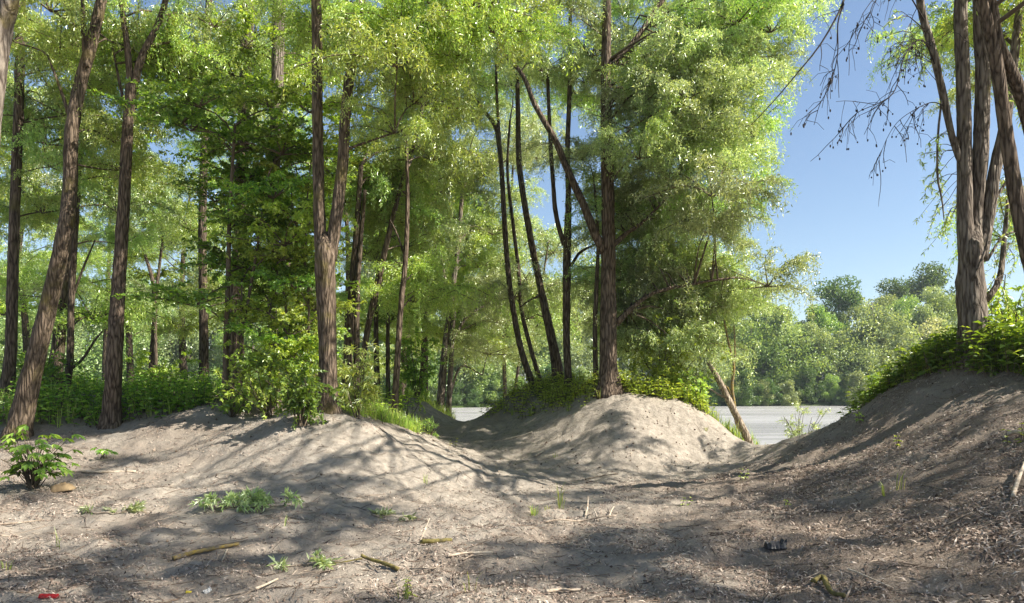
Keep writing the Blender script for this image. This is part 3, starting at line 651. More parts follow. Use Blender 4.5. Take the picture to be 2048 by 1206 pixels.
# sparse leafy shoots hanging about the many stemmed tree
def shoots(seed, spots, Y, leaf):
    g = np.random.default_rng(seed); acc = Acc()
    for px, py, rx, ry, n, ax, ay in spots:
        s0 = at(ax, ay, Y) - rbase
        for k in range(n):
            c = at(px + g.normal(0, rx), py + g.normal(0, ry), Y + g.normal(0.6, 0.5)) - rbase
            m1 = s0 + (c - s0) * 0.6 + np.array([0, 0, 0.15]) + g.normal(0, 0.06, 3)
            tube(acc, catmull(np.array([s0, m1, c]), 6), np.linspace(0.006, 0.003, 6), 4, mat=1, cap=False, rng=g)
            e_ = c + np.array([g.normal(-0.05, 0.12), g.normal(0, 0.12), -g.uniform(0.15, 0.4)])
            sprig(acc, np.array([m1, c, e_]), 0.004, int(g.integers(22, 40)), g)
    return link('hanging_shoots', acc.mesh('hanging_shoots', [M[leaf], M['twig']]), rt)
shoots(71, [(1868,330,14,26,6,1925,300),(1868,390,10,20,4,1926,350),(1892,450,8,22,3,1928,430),(1800,60,24,45,5,1860,70),(1780,120,16,26,3,1875,130),(1850,120,14,40,3,1880,170),(1895,60,12,50,5,1922,60),
            (2020,300,18,60,9,1995,320),(2025,520,18,40,7,2000,540),(2030,180,16,50,6,2020,200),(2000,600,16,25,4,1990,560)], 10.5, 'willow')

# --- the wood further back on the left: whole trees copied
def copy_tree(o, parent=None):
    c = o.copy(); COL.objects.link(c); c.parent = parent
    for ch in list(o.children): copy_tree(ch, c)
    return c
def back_tree(seed, h, leaf, wid, n):
    g = np.random.default_rng(seed); root = link('woodland_willow', None)
    acc = Acc(); P = catmull(np.array([[0, 0, -0.3], [g.normal(0, .1), 0, h * .25], [g.normal(0, .3), g.normal(0, .2), h * .6], [g.normal(0, .5), 0, h * .95]]), 30)
    tube(acc, P, np.linspace(0.19, 0.035, 30), 9, rough=0.07, rng=g); link('trunk', acc.mesh('trunk', M['bark_dark'], True), root)
    cent = []
    for k in range(n):
        z = h * (0.26 + 0.72 * (k + g.random()) / n); t = z / h; w = wid * (0.55 + 0.9 * math.sin(math.pi * min(1, (t - .12) / .9))); a_ = g.uniform(0, 6.283); r_ = w * g.uniform(0.25, 1)
        cent.append(np.array([math.cos(a_) * r_, math.sin(a_) * r_, z]))
    add_crown(root, np.zeros(3), [P[5:]], cent, leaf, g, (0.75, 1.15)); return root
BT = [back_tree(81, 13, ('willow', 'willow_y'), 2.2, 13), back_tree(82, 11.5, ('willow_s', 'willow_y'), 2.4, 12), back_tree(83, 9.5, ('willow_y', 'lime'), 2.1, 11)]
spots = [(-40,26,0),(60,31,1),(210,38,0),(262,30,1),(372,34,2),(585,30,0),(690,30,2),(800,31,1),(-110,22,2),(845,25,2)]
used = set(); g_ = np.random.default_rng(5)
for px, Y, k in spots:
    o = BT[k] if k not in used else copy_tree(BT[k]); used.add(k)
    x = (px - PX0) * Y / F; o.location = (x, Y, gz(x, Y)); o.rotation_euler = (0, 0, g_.uniform(0, 6.28)); s = g_.uniform(0.85, 1.1); o.scale = (s, s, s)
    tag(o, 'slim leafy tree deeper in the shady wood on the left', 'tree', 'trees deeper in the left wood')

# ---------------------------------------------------------------- far bank
def far_crown(seed, W, H, nq, leafsize, lobes=16, low=0.0):
    g = np.random.default_rng(seed); acc = Acc()
    cs = []; 
    for k in range(lobes):
        t = (k + g.random()) / lobes; z = low + (H - low) * t; w = W * math.sqrt(max(0.05, 1 - (2 * t - 0.75) ** 2 / 1.6)); a_ = g.uniform(0, 6.283); r_ = w * g.uniform(0.1, 1.0)
        cs.append((np.array([math.cos(a_) * r_, math.sin(a_) * r_, z]), W * g.uniform(0.13, 0.36)))
    for c, r in cs:
        n = nq // lobes; q = norm(g.normal(0, 1, (n, 3))); rad = r * (0.72 + 0.4 * g.random((n, 1)) + 0.25 * g.normal(0, 1, (n, 1)) * (g.random((n, 1)) < 0.25))
        B = c + q * rad * np.array([1, 1, 0.8])
        leaves(acc, B, norm(g.normal(0, 1, (n, 3)) + np.array([0, 0, -0.3])), norm(q * 0.7 + g.normal(0, 0.6, (n, 3)) + np.array([0, 0, 0.3])), g.uniform(0.7, 1.3, n) * leafsize, g.uniform(0.4, 0.75, n) * leafsize, fold=0.15, rng=g)
    return acc
FC = [far_crown(201, 4.2, 14, 11000, 0.32, 44, 3.0), far_crown(202, 3.6, 11, 10000, 0.32, 40, 1.5), far_crown(203, 3.0, 6.5, 8000, 0.28, 32, 0.4), far_crown(204, 5.0, 8.5, 9000, 0.33, 44, 1.0)]
FM = {}
def far_mesh(k, mk):
    if (k, mk) not in FM: FM[(k, mk)] = FC[k].mesh('far_crown', M[mk])
    return FM[(k, mk)]
tacc = Acc(); tube(tacc, np.array([[0, 0, -0.5], [0.1, 0, 2.5], [0, 0.1, 6], [0.1, 0, 10]]), [0.24, 0.2, 0.14, 0.05], 7); far_trunk = tacc.mesh('far_trunk', M['bark_grey'], True)
g_ = np.random.default_rng(17)
def far_tree(px, back, k, mk, s, label, group=None, name='riverside_tree', sz=None):
    Y = 100.0
    for _ in range(6): Y = float(shore_far((px - PX0) * Y / F)) + back
    x = (px - PX0) * Y / F
    o = link(name, None, loc=(x, Y, gz(x, Y) - 0.1), rot=(0, 0, g_.uniform(0, 6.28)), scale=(s, s, s * (sz or g_.uniform(0.9, 1.1))))
    if k != 2: link('trunk', far_trunk, o)
    link('crown', far_mesh(k, mk), o); tag(o, label, 'tree' if k != 2 else 'bush', group); return o
far_tree(1672, 22, 0, 'far_d', 1.42, 'dark round topped tree rising above the far bank in the sky gap')
far_tree(1860, 24, 0, 'far_d', 1.62, 'tallest dark crowned tree on the far bank, just left of the many stemmed tree')
far_tree(1790, 26, 0, 'far_d', 1.35, 'thin topped dark tree between the two highest dark crowns on the far bank', sz=1.0)
far_tree(1870, 7, 1, 'far_s', 1.15, 'pale silvery willow on the far bank left of the many stemmed tree')
far_tree(1745, 9, 3, 'far_a', 1.45, 'broad rounded grey green tree on the far bank in the middle of the sky gap')
far_tree(1560, 9, 1, 'far_a', 1.3, 'grey green tree on the far bank right of the leaning dead trunk')
far_tree(975, 3, 2, 'far_b', 0.8, 'small round bush at the far waterline seen through the path gap', name='riverside_bush')
for px in np.arange(-250, 2330, 50):
    px = px + g_.uniform(-22, 22); k = g_.integers(0, 2); mk = ('far_b', 'far_a', 'far_b')[g_.integers(3)]
    far_tree(px, g_.uniform(12, 22), k, mk, g_.uniform(1.15, 1.45) * (0.9 if 1540 < px < 1950 else 1), 'green tree in the tall row along the far bank', 'tall trees along the far bank')
for px in np.arange(-250, 2330, 58):
    px = px + g_.uniform(-20, 20); k = (1, 3, 2)[g_.integers(3)]; mk = ('far_a', 'far_a', 'far_b')[g_.integers(3)]
    far_tree(px, g_.uniform(6, 10), k, mk, g_.uniform(0.95, 1.3), 'grey green willow in the middle row along the far bank', 'willows in the middle row on the far bank')
for px in np.arange(-250, 2330, 34):
    px = px + g_.uniform(-16, 16)
    far_tree(px, g_.uniform(1.0, 2.8), 2, ('far_b', 'far_a', 'far_d')[g_.integers(3)], g_.uniform(0.35, 0.8), 'low bush at the waterline of the far bank', 'bushes along the far waterline', 'riverside_bush')
# ---------------------------------------------------------------- plants
def plant_nettle(acc, p, h, g, leaf=0.10, wide=0.55, lean=0.3, pairs=None):
    top = p + np.array([g.normal(0, lean) * h, g.normal(0, lean) * h, h]); mid = (p + top) / 2 + g.normal(0, 0.04 * h, 3)
    C = catmull(np.array([p, mid, top]), 6); tube(acc, C, np.linspace(0.006, 0.002, 6), 3, mat=1, cap=False, rng=g)
    n = pairs or max(3, int(h / 0.085)); t = np.repeat(np.linspace(0.25, 1, n), 2) * 5; k = np.minimum(t.astype(int), 4); B = C[k] + (C[k + 1] - C[k]) * (t - k)[:, None]
    a_ = np.tile([0, np.pi], n) + np.repeat(np.arange(n) * 1.571, 2) + g.uniform(0, 6.28) + g.normal(0, 0.2, 2 * n)
    d = np.stack([np.cos(a_), np.sin(a_), g.uniform(-0.45, 0.25, 2 * n)], -1)
    s = leaf * g.uniform(0.6, 1.15, 2 * n) * np.repeat(np.linspace(1.0, 0.75, n), 2)
    leaves(acc, B, d, np.array([0, 0, 1.0]) + g.normal(0, 0.25, (2 * n, 3)), s, s * wide, wide=0.38, rng=g)

def blades(acc, p, n, h, g, w=0.008, spread=0.5, mat=0):
    """grass blades: two quads each, bending over"""
    a_ = g.uniform(0, 6.283, n); o = np.stack([np.cos(a_), np.sin(a_), np.zeros(n)], -1); s = np.stack([-o[:, 1], o[:, 0], np.zeros(n)], -1)
    b = p + o * g.uniform(0, 0.04, (n, 1)) + s * g.normal(0, 0.015, (n, 1)); H = (h * g.uniform(0.5, 1.1, n))[:, None]; sp = g.uniform(0.1, spread, (n, 1)); up = np.array([0, 0, 1.0])
    m_ = b + o * H * sp * 0.3 + up * H * 0.6; t = b + o * H * sp + up * H * (1 - sp * 0.35)
    V = np.stack([b - s * w / 2, b + s * w / 2, m_ + s * w * 0.45, m_ - s * w * 0.45, t + s * 0.0008, t - s * 0.0008], 1).reshape(-1, 3)
    i_ = np.arange(n)[:, None] * 6; Q = np.concatenate([i_ + [0, 1, 2, 3], i_ + [3, 2, 4, 5]]); r_ = g.random(n)
    acc.add(V, Q, mat=mat, rnd=np.concatenate([r_, r_]), rng=g)

def around(line, n, g, back=0.8, front=0.8, power=1.0):
    P = np.array([at(*q) for q in line]); C = catmull(P, 60); out = []
    k = g.integers(0, 60, n); off = g.uniform(-front, back, n) * g.random(n) ** (power - 1)
    x = C[k, 0] + g.normal(0, 0.12, n); y = C[k, 1] + off
    return np.stack([x, y, ground_z(x, y) - 0.01], -1)

def cover(name, label, pts, g, leaf, hs=(0.15, 0.45), leafs=0.085, grass=0.0, cat='ground cover', gh=0.3):
    acc = Acc()
    for p in pts:
        if g.random() < grass: blades(acc, p, int(g.integers(5, 12)), gh * g.uniform(0.6, 1.3), g, w=0.011, mat=2)
        else: plant_nettle(acc, p, g.uniform(*hs), g, leafs)
    return tag(link(name, acc.mesh(name, [M[leaf], M['twig'], M['grass']])), label, cat, kind='stuff')

g = np.random.default_rng(301)
RB = [(1740,815,12.6),(1785,785,12.1),(1850,735,11.4),(1955,700,10.5),(2060,725,9.7)]
cover('leafy_ground_cover', 'green nettles and brambles along the crest of the right bank', np.vstack([around(RB, 620, g, 0.9, 1.0), around(RB[1:], 330, g, 0.2, 1.5)]), g, ('broad'), (0.15, 0.5), 0.15, 0.03)
cover('leafy_ground_cover', 'low green plants on the shady ridge of the middle mound', np.vstack([around([(1020,790,18.9),(1050,778,19),(1090,772,18.5),(1150,782,17.2),(1195,785,16.4)], 420, g, 0.8, 0.9), around([(1200,770,16.1),(1260,776,16.0),(1320,782,15.9),(1410,812,15.8)], 480, g, 0.7, 0.35, 1.6), around([(980,825,18.2),(1010,815,18.4),(1050,820,17.8),(1100,815,17.6),(1150,825,16.3)], 150, g, 0.5, 0.6)]), g, 'lime', (0.10, 0.42), 0.115, 0.08)
x = g.uniform(-14, -5.2, 900); y = g.uniform(13.7, 22, 900)
cover('leafy_ground_cover', 'green nettles and grass on the floor of the left wood', np.vstack([np.stack([x, y, ground_z(x, y)], -1), around([(-20,838,13.5),(150,838,13.7),(300,822,13.9),(400,806,14.2)], 330, g, 0.8, 0.35)]), g, 'broad', (0.2, 0.6), 0.15, 0.15, gh=0.45)
x = g.uniform(-5.6, -2.4, 330); y = g.uniform(12.9, 19, 330)
cover('leafy_ground_cover', 'bright herbs under the shrubs behind the big forked trunk', np.stack([x, y, ground_z(x, y)], -1), g, 'lime', (0.15, 0.5), 0.12, 0.2, gh=0.4)
cover('bright_grass', 'bright sunlit grass and herbs right of the big forked trunk', np.vstack([around([(700,815,12.6),(750,838,13.2),(800,840,14.2),(830,862,14.8)], 260, g, 0.7, 0.25), around([(690,800,12.8),(780,800,15.2)], 160, g, 0.8, 0.4)]), g, 'lime', (0.10, 0.3), 0.06, 0.55, 'grass', 0.32)
cover('bright_grass', 'sunlit grass on the far sandy hump beside the path to the water', around([(820,800,19.5),(850,803,20.2),(885,820,21),(905,835,21.5)], 200, g, 0.7, 0.3), g, 'lime', (0.12, 0.35), 0.07, 0.5, 'grass', 0.4)
cover('shore_grass', 'grass at the foot of the leaning dead trunk', around([(1400,815,16.3),(1440,845,16.2),(1480,875,16.2),(1530,888,16.4)], 170, g, 0.9, 0.1), g, 'lime', (0.08, 0.2), 0.05, 0.85, 'grass', 0.45)

def bush(name, label, px, py, Y, stems, h, wpx, leaf, seed, Ll, Wl, nl, cat='bush', lean=0.35, bark='twig', curve=0.15):
    g = np.random.default_rng(seed); acc = Acc(); st = Acc()
    x = (px - PX0) * Y / F; base = np.array([x, Y, gz(x, Y)]); w = wpx * Y / F
    for k in range(stems):
        a_ = g.uniform(0, 6.283); r_ = abs(g.normal(0, 0.5)) + 0.1; hh = h * g.uniform(0.55, 1.05) * (1 - 0.25 * min(r_, 1))
        e_ = np.array([math.cos(a_) * r_ * w, math.sin(a_) * min(r_ * w, 0.7), hh]); b = np.array([g.normal(0, 0.08 * w), g.normal(0, 0.06), -0.03])
        m1 = b + (e_ - b) * 0.5 + np.array([0, 0, curve * hh]) + g.normal(0, 0.05, 3); P = catmull(np.array([b, m1, e_]), 8)
        tube(st, P, np.linspace(0.010, 0.004, 8), 5, cap=False, rng=g)
        for s in range(int(3 + hh * 4)):
            k0 = g.integers(2, 8); p0 = P[k0]; d = norm(np.array([math.cos(a_), math.sin(a_), 0]) * 0.4 + g.normal(0, 0.7, 3) + np.array([0, 0, 0.25])); L = g.uniform(0.15, 0.4) * max(0.6, h * 0.7)
            sprig(acc, np.array([p0, p0 + d * L * 0.5, p0 + d * L + np.array([0, 0, -lean * L])]), 0.004, nl, g, Ll, Wl, 0.85)
    root = link(name, None, loc=tuple(base)); tag(root, label, cat)
    link('stems', st.mesh('stems', M[bark], True), root); link('foliage', acc.mesh('foliage', [M[leaf], M['twig']]), root)
    return root
bush('leafy_bush', 'dense green bush at the left foot of the big forked trunk', 605, 862, 11.0, 22, 0.95, 66, 'broad', 401, (0.06, 0.10), (0.03, 0.05), 16)
bush('leafy_bush', 'loose sunlit bush left of the big forked trunk, beside the sapling clump', 540, 838, 12.2, 20, 1.15, 78, 'lime', 402, (0.06, 0.09), (0.035, 0.05), 14)
bush('leafy_bush', 'small dark bush around the foot of the sapling clump', 462, 835, 12.6, 9, 0.5, 45, 'broad', 403, (0.06, 0.09), (0.035, 0.05), 14)
bush('willow_shoots', 'upright willow shoots with long leaves right of the big forked trunk', 715, 815, 12.3, 9, 1.35, 45, 'willow_y', 404, (0.09, 0.15), (0.02, 0.03), 22)
bush('leafy_bush', 'bright yellow green bush right of the largest mound trunk', 1335, 795, 16.5, 30, 1.9, 95, 'lime', 405, (0.06, 0.09), (0.03, 0.045), 22)
bush('leafy_bush', 'low yellowish bush above the dead leaning trunk at the edge of the mound', 1392, 812, 16.1, 18, 0.9, 60, 'willow_y', 406, (0.05, 0.08), (0.025, 0.04), 20)
bush('waterside_willow_bush', 'airy young willow bush standing before the river', 1600, 880, 15.7, 14, 1.15, 60, 'willow_s', 407, (0.06, 0.10), (0.012, 0.018), 18)
bush('low_willow_bush', 'dark low willow bush lying across the path between the mounds', 862, 872, 15.6, 10, 0.35, 55, 'willow', 408, (0.06, 0.1), (0.014, 0.022), 16)
bush('leafy_bush', 'dark leafy bush beyond the slim upright trunk', 835, 785, 19.5, 16, 1.9, 60, 'broad', 409, (0.07, 0.1), (0.04, 0.06), 18)
bush('leafy_sapling', 'sunlit sapling with pale leaves right of the slim upright trunk', 812, 790, 16.5, 6, 1.0, 32, 'lime', 410, (0.06, 0.09), (0.025, 0.035), 16, 'sapling')
bush('leafy_bush', 'dark shade bush at the far left behind the leaning trunk', 75, 815, 15.5, 14, 1.0, 90, 'broad', 411, (0.07, 0.1), (0.04, 0.06), 16)
bush('leafy_bush', 'sunlit bush between the Y forked tree and the dark sapling clump', 330, 800, 17.5, 14, 1.1, 80, 'lime', 412, (0.07, 0.1), (0.04, 0.06), 16)
bush('leafy_bush', 'tall leafy bush behind the many stemmed tree at the right edge', 2030, 705, 11.6, 14, 1.3, 60, 'lime', 413, (0.06, 0.1), (0.035, 0.05), 16)

def palmate(name, label, px, py, n, h, seed, leaflen=0.17):
    """seedling whose leaves are fans of five leaflets"""
    g = np.random.default_rng(seed); p0 = hit(px, py); root = link(name, None, loc=tuple(p0)); tag(root, label, 'plant')
    st = Acc(); lf = Acc()
    for k in range(n):
        a_ = 2.4 * k + g.uniform(-0.3, 0.3); r_ = 0.75 * h * g.uniform(0.15, 1.0); z = h * g.uniform(0.2, 1.0) * (1.05 - 0.3 * r_ / h)
        b = np.array([g.normal(0, 0.03), g.normal(0, 0.03), -0.02]); e_ = np.array([math.cos(a_) * r_, math.sin(a_) * r_ * 0.7, z])
        tube(st, catmull(np.array([b, (b + e_) / 2 + np.array([0, 0, 0.12 * h]), e_]), 6), np.linspace(0.008, 0.003, 6), 4, cap=False, rng=g)
        out = np.array([math.cos(a_), math.sin(a_), 0]); side = np.array([-out[1], out[0], 0]); nl = 5
        fa = np.linspace(-1.15, 1.15, nl) + g.normal(0, 0.06, nl); d = np.cos(fa)[:, None] * out + np.sin(fa)[:, None] * side + np.array([0, 0, -0.55]) + g.normal(0, 0.10, (nl, 3))
        s = leaflen * g.uniform(0.75, 1.1) * (1 - 0.3 * np.abs(np.linspace(-1, 1, nl)))
        leaves(lf, np.repeat(e_[None], nl, 0), d, np.array([0, 0, 1.0]) + 0.2 * out + g.normal(0, 0.12, (nl, 3)), s, s * 0.40, fold=0.10, wide=0.55, rng=g)
    link('stems', st.mesh('stems', M['twig'], True), root); link('foliage', lf.mesh('foliage', M['broad']), root)
palmate('fan_leaved_seedling', 'knee high seedling with fan shaped leaves on the sand at the left edge', 66, 975, 80, 0.78, 421, 0.155)
palmate('fan_leaved_seedling', 'tiny seedling with a few fan leaves right of the larger one', 205, 918, 7, 0.25, 422, 0.14)

def fallen(name, label, px, py, L, ang, seed, leaf, nsp=10, h=0.12):
    g = np.random.default_rng(seed); p0 = hit(px, py); acc = Acc(); st = Acc(); d = np.array([math.cos(ang), math.sin(ang), 0])
    t = np.linspace(-0.5, 0.5, 9); q = p0 + d * L * t[:, None]; q[:, 2] = ground_z(q[:, 0], q[:, 1]) + 0.015; C = q - p0
    tube(st, C, np.linspace(0.010, 0.004, 9), 5, rng=g)
    for k in range(nsp):
        b = C[g.integers(1, 9)]; dd = norm(d * 0.6 + g.normal(0, 0.8, 3)); dd[2] = abs(dd[2]) * 0.25; l = g.uniform(0.12, 0.32)
        e_ = b + dd * l + np.array([0, 0, g.uniform(-0.2, 0.5) * h]); sprig(acc, np.array([b, (b + e_) / 2 + np.array([0, 0, h * 0.5]), e_]), 0.003, 22, g, (0.06, 0.10), (0.018, 0.028), 0.8, -0.1)
    root = link(name, None, loc=tuple(p0)); tag(root, label, 'branch'); link('stem', st.mesh('stem', M['stick'], True), root); link('foliage', acc.mesh('foliage', [M[leaf], M['twig']]), root)
fallen('fallen_leafy_branch', 'fallen branch with grey green leaves lying on the shaded sand, left foreground', 490, 1018, 0.85, 0.15, 431, 'willow_s', 34, 0.2)
fallen('fallen_leafy_branch', 'small sprig of wilted pale leaves on the sand below the seedlings', 215, 1028, 0.45, 0.0, 432, 'willow_s', 6, 0.03)
fallen('fallen_leafy_branch', 'tiny leafy sprig on the sand right of the large fallen leafy branch', 770, 1038, 0.3, 0.2, 433, 'willow_s', 4, 0.04)
fallen('fallen_leafy_branch', 'thin leafy twig lying flat left of the bent mossy stick', 610, 1132, 0.65, 0.05, 434, 'willow_s', 6, 0.02)

def tuft(label, px, py, n, h, seed, w=0.008, spread=0.5):
    g = np.random.default_rng(seed); p0 = hit(px, py); acc = Acc(); blades(acc, np.array([0, 0, -0.01]), n, h, g, w, spread)
    o = link('grass_tuft', acc.mesh('grass_tuft', M['grass']), loc=tuple(p0)); return tag(o, label, 'grass', 'grass tufts on the sand')
for q in (('tallest dark grass tuft in the middle of the hollow', 1120, 1018, 16, 0.36, 1), ('short bright grass tuft just left of the tall one in the hollow', 1068, 1030, 22, 0.13, 2), ('lone pair of bright blades left of the lichen covered stick', 123, 1095, 4, 0.20, 3),
          ('single upright green blade in the middle of the bottom foreground', 940, 1182, 4, 0.20, 4), ('bright blades on the lit slope of the right bank', 1797, 980, 5, 0.26, 5), ('shorter green tuft left of the bright blades on the right bank', 1771, 992, 9, 0.17, 6),
          ('weedy grass tuft on the bottom edge left of the single blade', 812, 1198, 9, 0.16, 7), ('small tuft at the left edge below the seedling', 14, 1140, 10, 0.10, 8), ('small green tuft at the upper left of the hollow', 850, 968, 8, 0.16, 9),
          ('sparse weeds on the sandy face of the middle mound beside the path', 1110, 915, 12, 0.12, 10), ('little dark tuft on the bare right slope of the middle mound', 1412, 862, 14, 0.12, 11), ('tiny blades right of the fallen leafy branch', 568, 1052, 4, 0.14, 12),
          ('thin dry tuft right of the short bright one in the hollow', 1095, 1020, 8, 0.07, 13)): tuft(*q[:5], 500 + q[5])
def weed(label, px, py, h, leaf, seed, k=2, kind='lime'):
    g = np.random.default_rng(seed); p0 = hit(px, py); acc = Acc()
    for _ in range(k): plant_nettle(acc, np.array([g.normal(0, 0.04), g.normal(0, 0.04), -0.01]), h * g.uniform(0.7, 1.1), g, leaf, 0.6, 0.2, 3)
    tag(link('weed', acc.mesh('weed', [M[kind], M['twig']]), loc=tuple(p0)), label, 'weed', 'weeds on the sand')
for q in ((('bright weed near the crest of the right bank slope'), 1488, 958, 0.16, 0.06, 1, 2), ('small pale weed low on the right bank slope', 1375, 1010, 0.10, 0.05, 2, 2), ('tiny two leaved weed in the lit strip of the right bank', 1570, 1008, 0.07, 0.05, 3, 1),
          ('pale weed below the ground cover on the right bank', 1800, 895, 0.15, 0.07, 4, 2), ('leafy weed near the right edge of the bank', 2030, 890, 0.22, 0.07, 5, 3), ('yellowish weed at the path between the mounds', 905, 893, 0.16, 0.06, 6, 2), ('sprouting weed under the hanging edge of the right ground cover', 1720, 845, 0.2, 0.08, 7, 3),
          ('bright weed on the bottom edge left of centre', 818, 1190, 0.14, 0.05, 8, 3)): weed(q[0], q[1], q[2], q[3], q[4], 520 + q[5], q[6])
g = np.random.default_rng(77); p0 = hit(2040, 745) ; acc = Acc()
plant_nettle(acc, np.array([0, 0, -0.02]), 0.85, g, 0.17, 0.62, 0.05, 7); plant_nettle(acc, np.array([-0.12, 0.05, -0.02]), 0.6, g, 0.14, 0.62, 0.1, 5)
tag(link('tall_nettle', acc.mesh('tall_nettle', [M['broad'], M['twig']]), loc=tuple(p0)), 'tall nettle with big dark leaves at the right edge', 'nettle')

# ---------------------------------------------------------------- dead wood
Y = 16.2
x0 = (1503 - PX0) * Y / F; root = link('leaning_dead_trunk', None, loc=(x0, Y, gz(x0, Y))); tag(root, 'dead leaning trunk with peeling bark and bare stems before the river', 'dead tree'); b0 = np.array([x0, Y, gz(x0, Y)])
for nm, path, mt in (('trunk', [(1505,900,15),(1490,865,15),(1470,825,14),(1450,785,13),(1432,750,11),(1416,724,8)], 'deadwood'), ('stem', [(1474,845,7),(1468,805,6),(1464,770,6),(1468,735,5),(1458,690,4),(1448,640,3)], 'lichen'),
                     ('stem', [(1465,790,4),(1465,750,4),(1470,710,3),(1468,650,2)], 'lichen'), ('stem', [(1480,862,6),(1472,845,5),(1468,820,5),(1458,800,4),(1440,790,4),(1420,778,3),(1402,770,2)], 'stick'), ('stem', [(1462,790,4),(1455,775,3),(1440,765,2),(1430,745,2)], 'lichen')):
    P = np.array([[*at(p[0], p[1], Y), p[2] * Y / F / 2] for p in path]); C = catmull(P, 22); acc = Acc(); g = np.random.default_rng(len(path) * 7)
    if nm == 'trunk': C[0, 2] -= 0.2
    tube(acc, C[:, :3] - b0, C[:, 3], 10 if nm == 'trunk' else 6, rough=0.08 if nm == 'trunk' else 0, rng=g); link(nm, acc.mesh(nm, M[mt], True), root)

def stick(name, label, path, r, mat, seed, side=(), lift=0.0, cat='stick', rough=0.12):
    g = np.random.default_rng(seed); P = np.array([hit(p[0], p[1]) for p in path])
    for k, p in enumerate(path):
        P[k, 2] += r * 0.9 + 0.012 + (p[2] if len(p) > 2 else 0)
    base = P[0].copy(); base[2] -= r; root = link(name, None, loc=tuple(base)); tag(root, label, cat); acc = Acc()
    n = max(6, 4 * len(P)); tube(acc, catmull(P, n) - base, np.linspace(r, r * 0.75, n), 9, rough=rough, rng=g); link('shaft', acc.mesh('shaft', M[mat], True), root)
    for sp in side:
        Q = np.array([hit(p[0], p[1]) for p in sp[0]])
        for k, p in enumerate(sp[0]): Q[k, 2] += 0.01 + (p[2] if len(p) > 2 else 0)
        acc = Acc(); tube(acc, catmull(Q, 8) - base, np.linspace(sp[1], sp[1] * 0.5, 8), 6, rough=0.05, rng=g); link('side_twig', acc.mesh('side_twig', M[sp[2]], True), root)
stick('lichen_stick', 'thick stick with yellow lichen bands, left foreground', [(346,1124),(380,1114),(420,1105),(478,1095)], 0.020, 'lichen', 601, [([(455,1103,0.01),(450,1115,0.02),(444,1128)], 0.008, 'stick_pale')])
stick('mossy_stick', 'bent yellow mossy stick, centre left foreground', [(796,1145),(770,1137,0.01),(740,1130,0.02),(722,1125,0.03)], 0.018, 'mossy', 602, [([(724,1126,0.03),(690,1129,0.01),(650,1131)], 0.008, 'mossy'), ([(735,1130,0.02),(750,1142),(780,1145)], 0.007, 'stick')])
stick('mossy_log', 'short mossy chunk of wood beside an upright thin stick', [(841,1090),(870,1089),(902,1086)], 0.022, 'mossy', 603)
stick('upright_twig', 'thin pale reddish twig sticking up at an angle by the mossy chunk', [(838,1091),(848,1088,0.09),(859,1084,0.20)], 0.006, 'stick_pale', 604)
stick('dry_stick', 'pale cracked stick pieces lying right of the mossy chunk', [(895,1118),(930,1115,0.01),(985,1110)], 0.011, 'stick_pale', 605, [([(925,1124),(950,1115,0.01),(978,1117)], 0.008, 'stick')])
stick('dry_stick', 'long curved stick with bleached forked ends in the hollow', [(1090,1048),(1120,1045,0.01),(1160,1046),(1200,1042,0.02),(1232,1036)], 0.010, 'stick', 606, [([(1170,1036,0.01),(1175,1022,0.03),(1176,1012,0.10)], 0.012, 'stick_pale'), ([(1196,1045),(1192,1036,0.03),(1188,1030,0.05)], 0.011, 'stick_pale'), ([(1218,1038),(1222,1030,0.03),(1228,1024,0.05)], 0.009, 'stick_pale')])
stick('bleached_branch', 'bleached knobbly branch near the bottom centre', [(1092,1192),(1120,1187),(1140,1188),(1160,1185)], 0.013, 'stick_pale', 607, rough=0.25)
stick('hooked_branch', 'hooked mossy branch with rough bark at the bottom right', [(1626,1172),(1645,1168,0.02),(1653,1180,0.01),(1665,1196),(1690,1203)], 0.020, 'mossy', 608, [([(1690,1202),(1698,1192,0.02),(1704,1184,0.04)], 0.009, 'stick')], rough=0.2)
stick('thin_twig', 'long thin arched twig at the bottom right', [(1696,1144),(1720,1160,0.02),(1750,1172,0.02),(1786,1182)], 0.006, 'stick_pale', 609)
stick('thin_twig', 'straight pale twig left of the hooked branch', [(1552,1180),(1580,1168),(1610,1162),(1645,1146)], 0.007, 'stick', 610)
stick('thin_twig', 'curved twig on the shaded lower right slope', [(1860,1064),(1890,1058,0.01),(1930,1042,0.01),(1945,1030)], 0.008, 'stick', 611)
stick('dry_stick', 'pale broken stick standing out at the right edge of the bank', [(2026,1000),(2036,975,0.03),(2050,945,0.06)], 0.018, 'stick_pale', 612)
stick('dead_branch', 'grey slanting dead stick half way up the right bank', [(1912,876),(1925,868,0.01),(1940,858)], 0.018, 'stick', 613)
stick('dead_branch', 'short straw coloured stick at the right edge below the leafy crest', [(2010,876),(2030,874,0.02),(2060,876)], 0.022, 'stick_pale', 614)
stick('dry_twig', 'dark thin twig bent up against the water on the right bank crest', [(1680,852),(1668,838,0.05),(1648,828,0.14),(1628,826,0.18)], 0.011, 'twig', 615)
stick('pale_log', 'pale fallen branch lying behind the seedling at the left edge', [(-30,948),(60,950),(150,946),(200,949),(272,946)], 0.016, 'stick_pale', 616)
stick('thin_twig', 'long crooked twig on the lit sand left of the lichen covered stick', [(78,1146),(110,1140),(135,1134),(180,1133),(225,1127)], 0.008, 'stick', 617)
stick('thin_twig', 'straight grey twig near the left edge under the seedling', [(-10,1054),(40,1049),(88,1043)], 0.007, 'stick', 618)
stick('dry_stick', 'brown stick among twigs at the bottom left of centre', [(512,1184),(535,1176,0.01),(556,1165)], 0.010, 'stick_pale', 619, [([(440,1198),(480,1190),(520,1182)], 0.006, 'stick')])
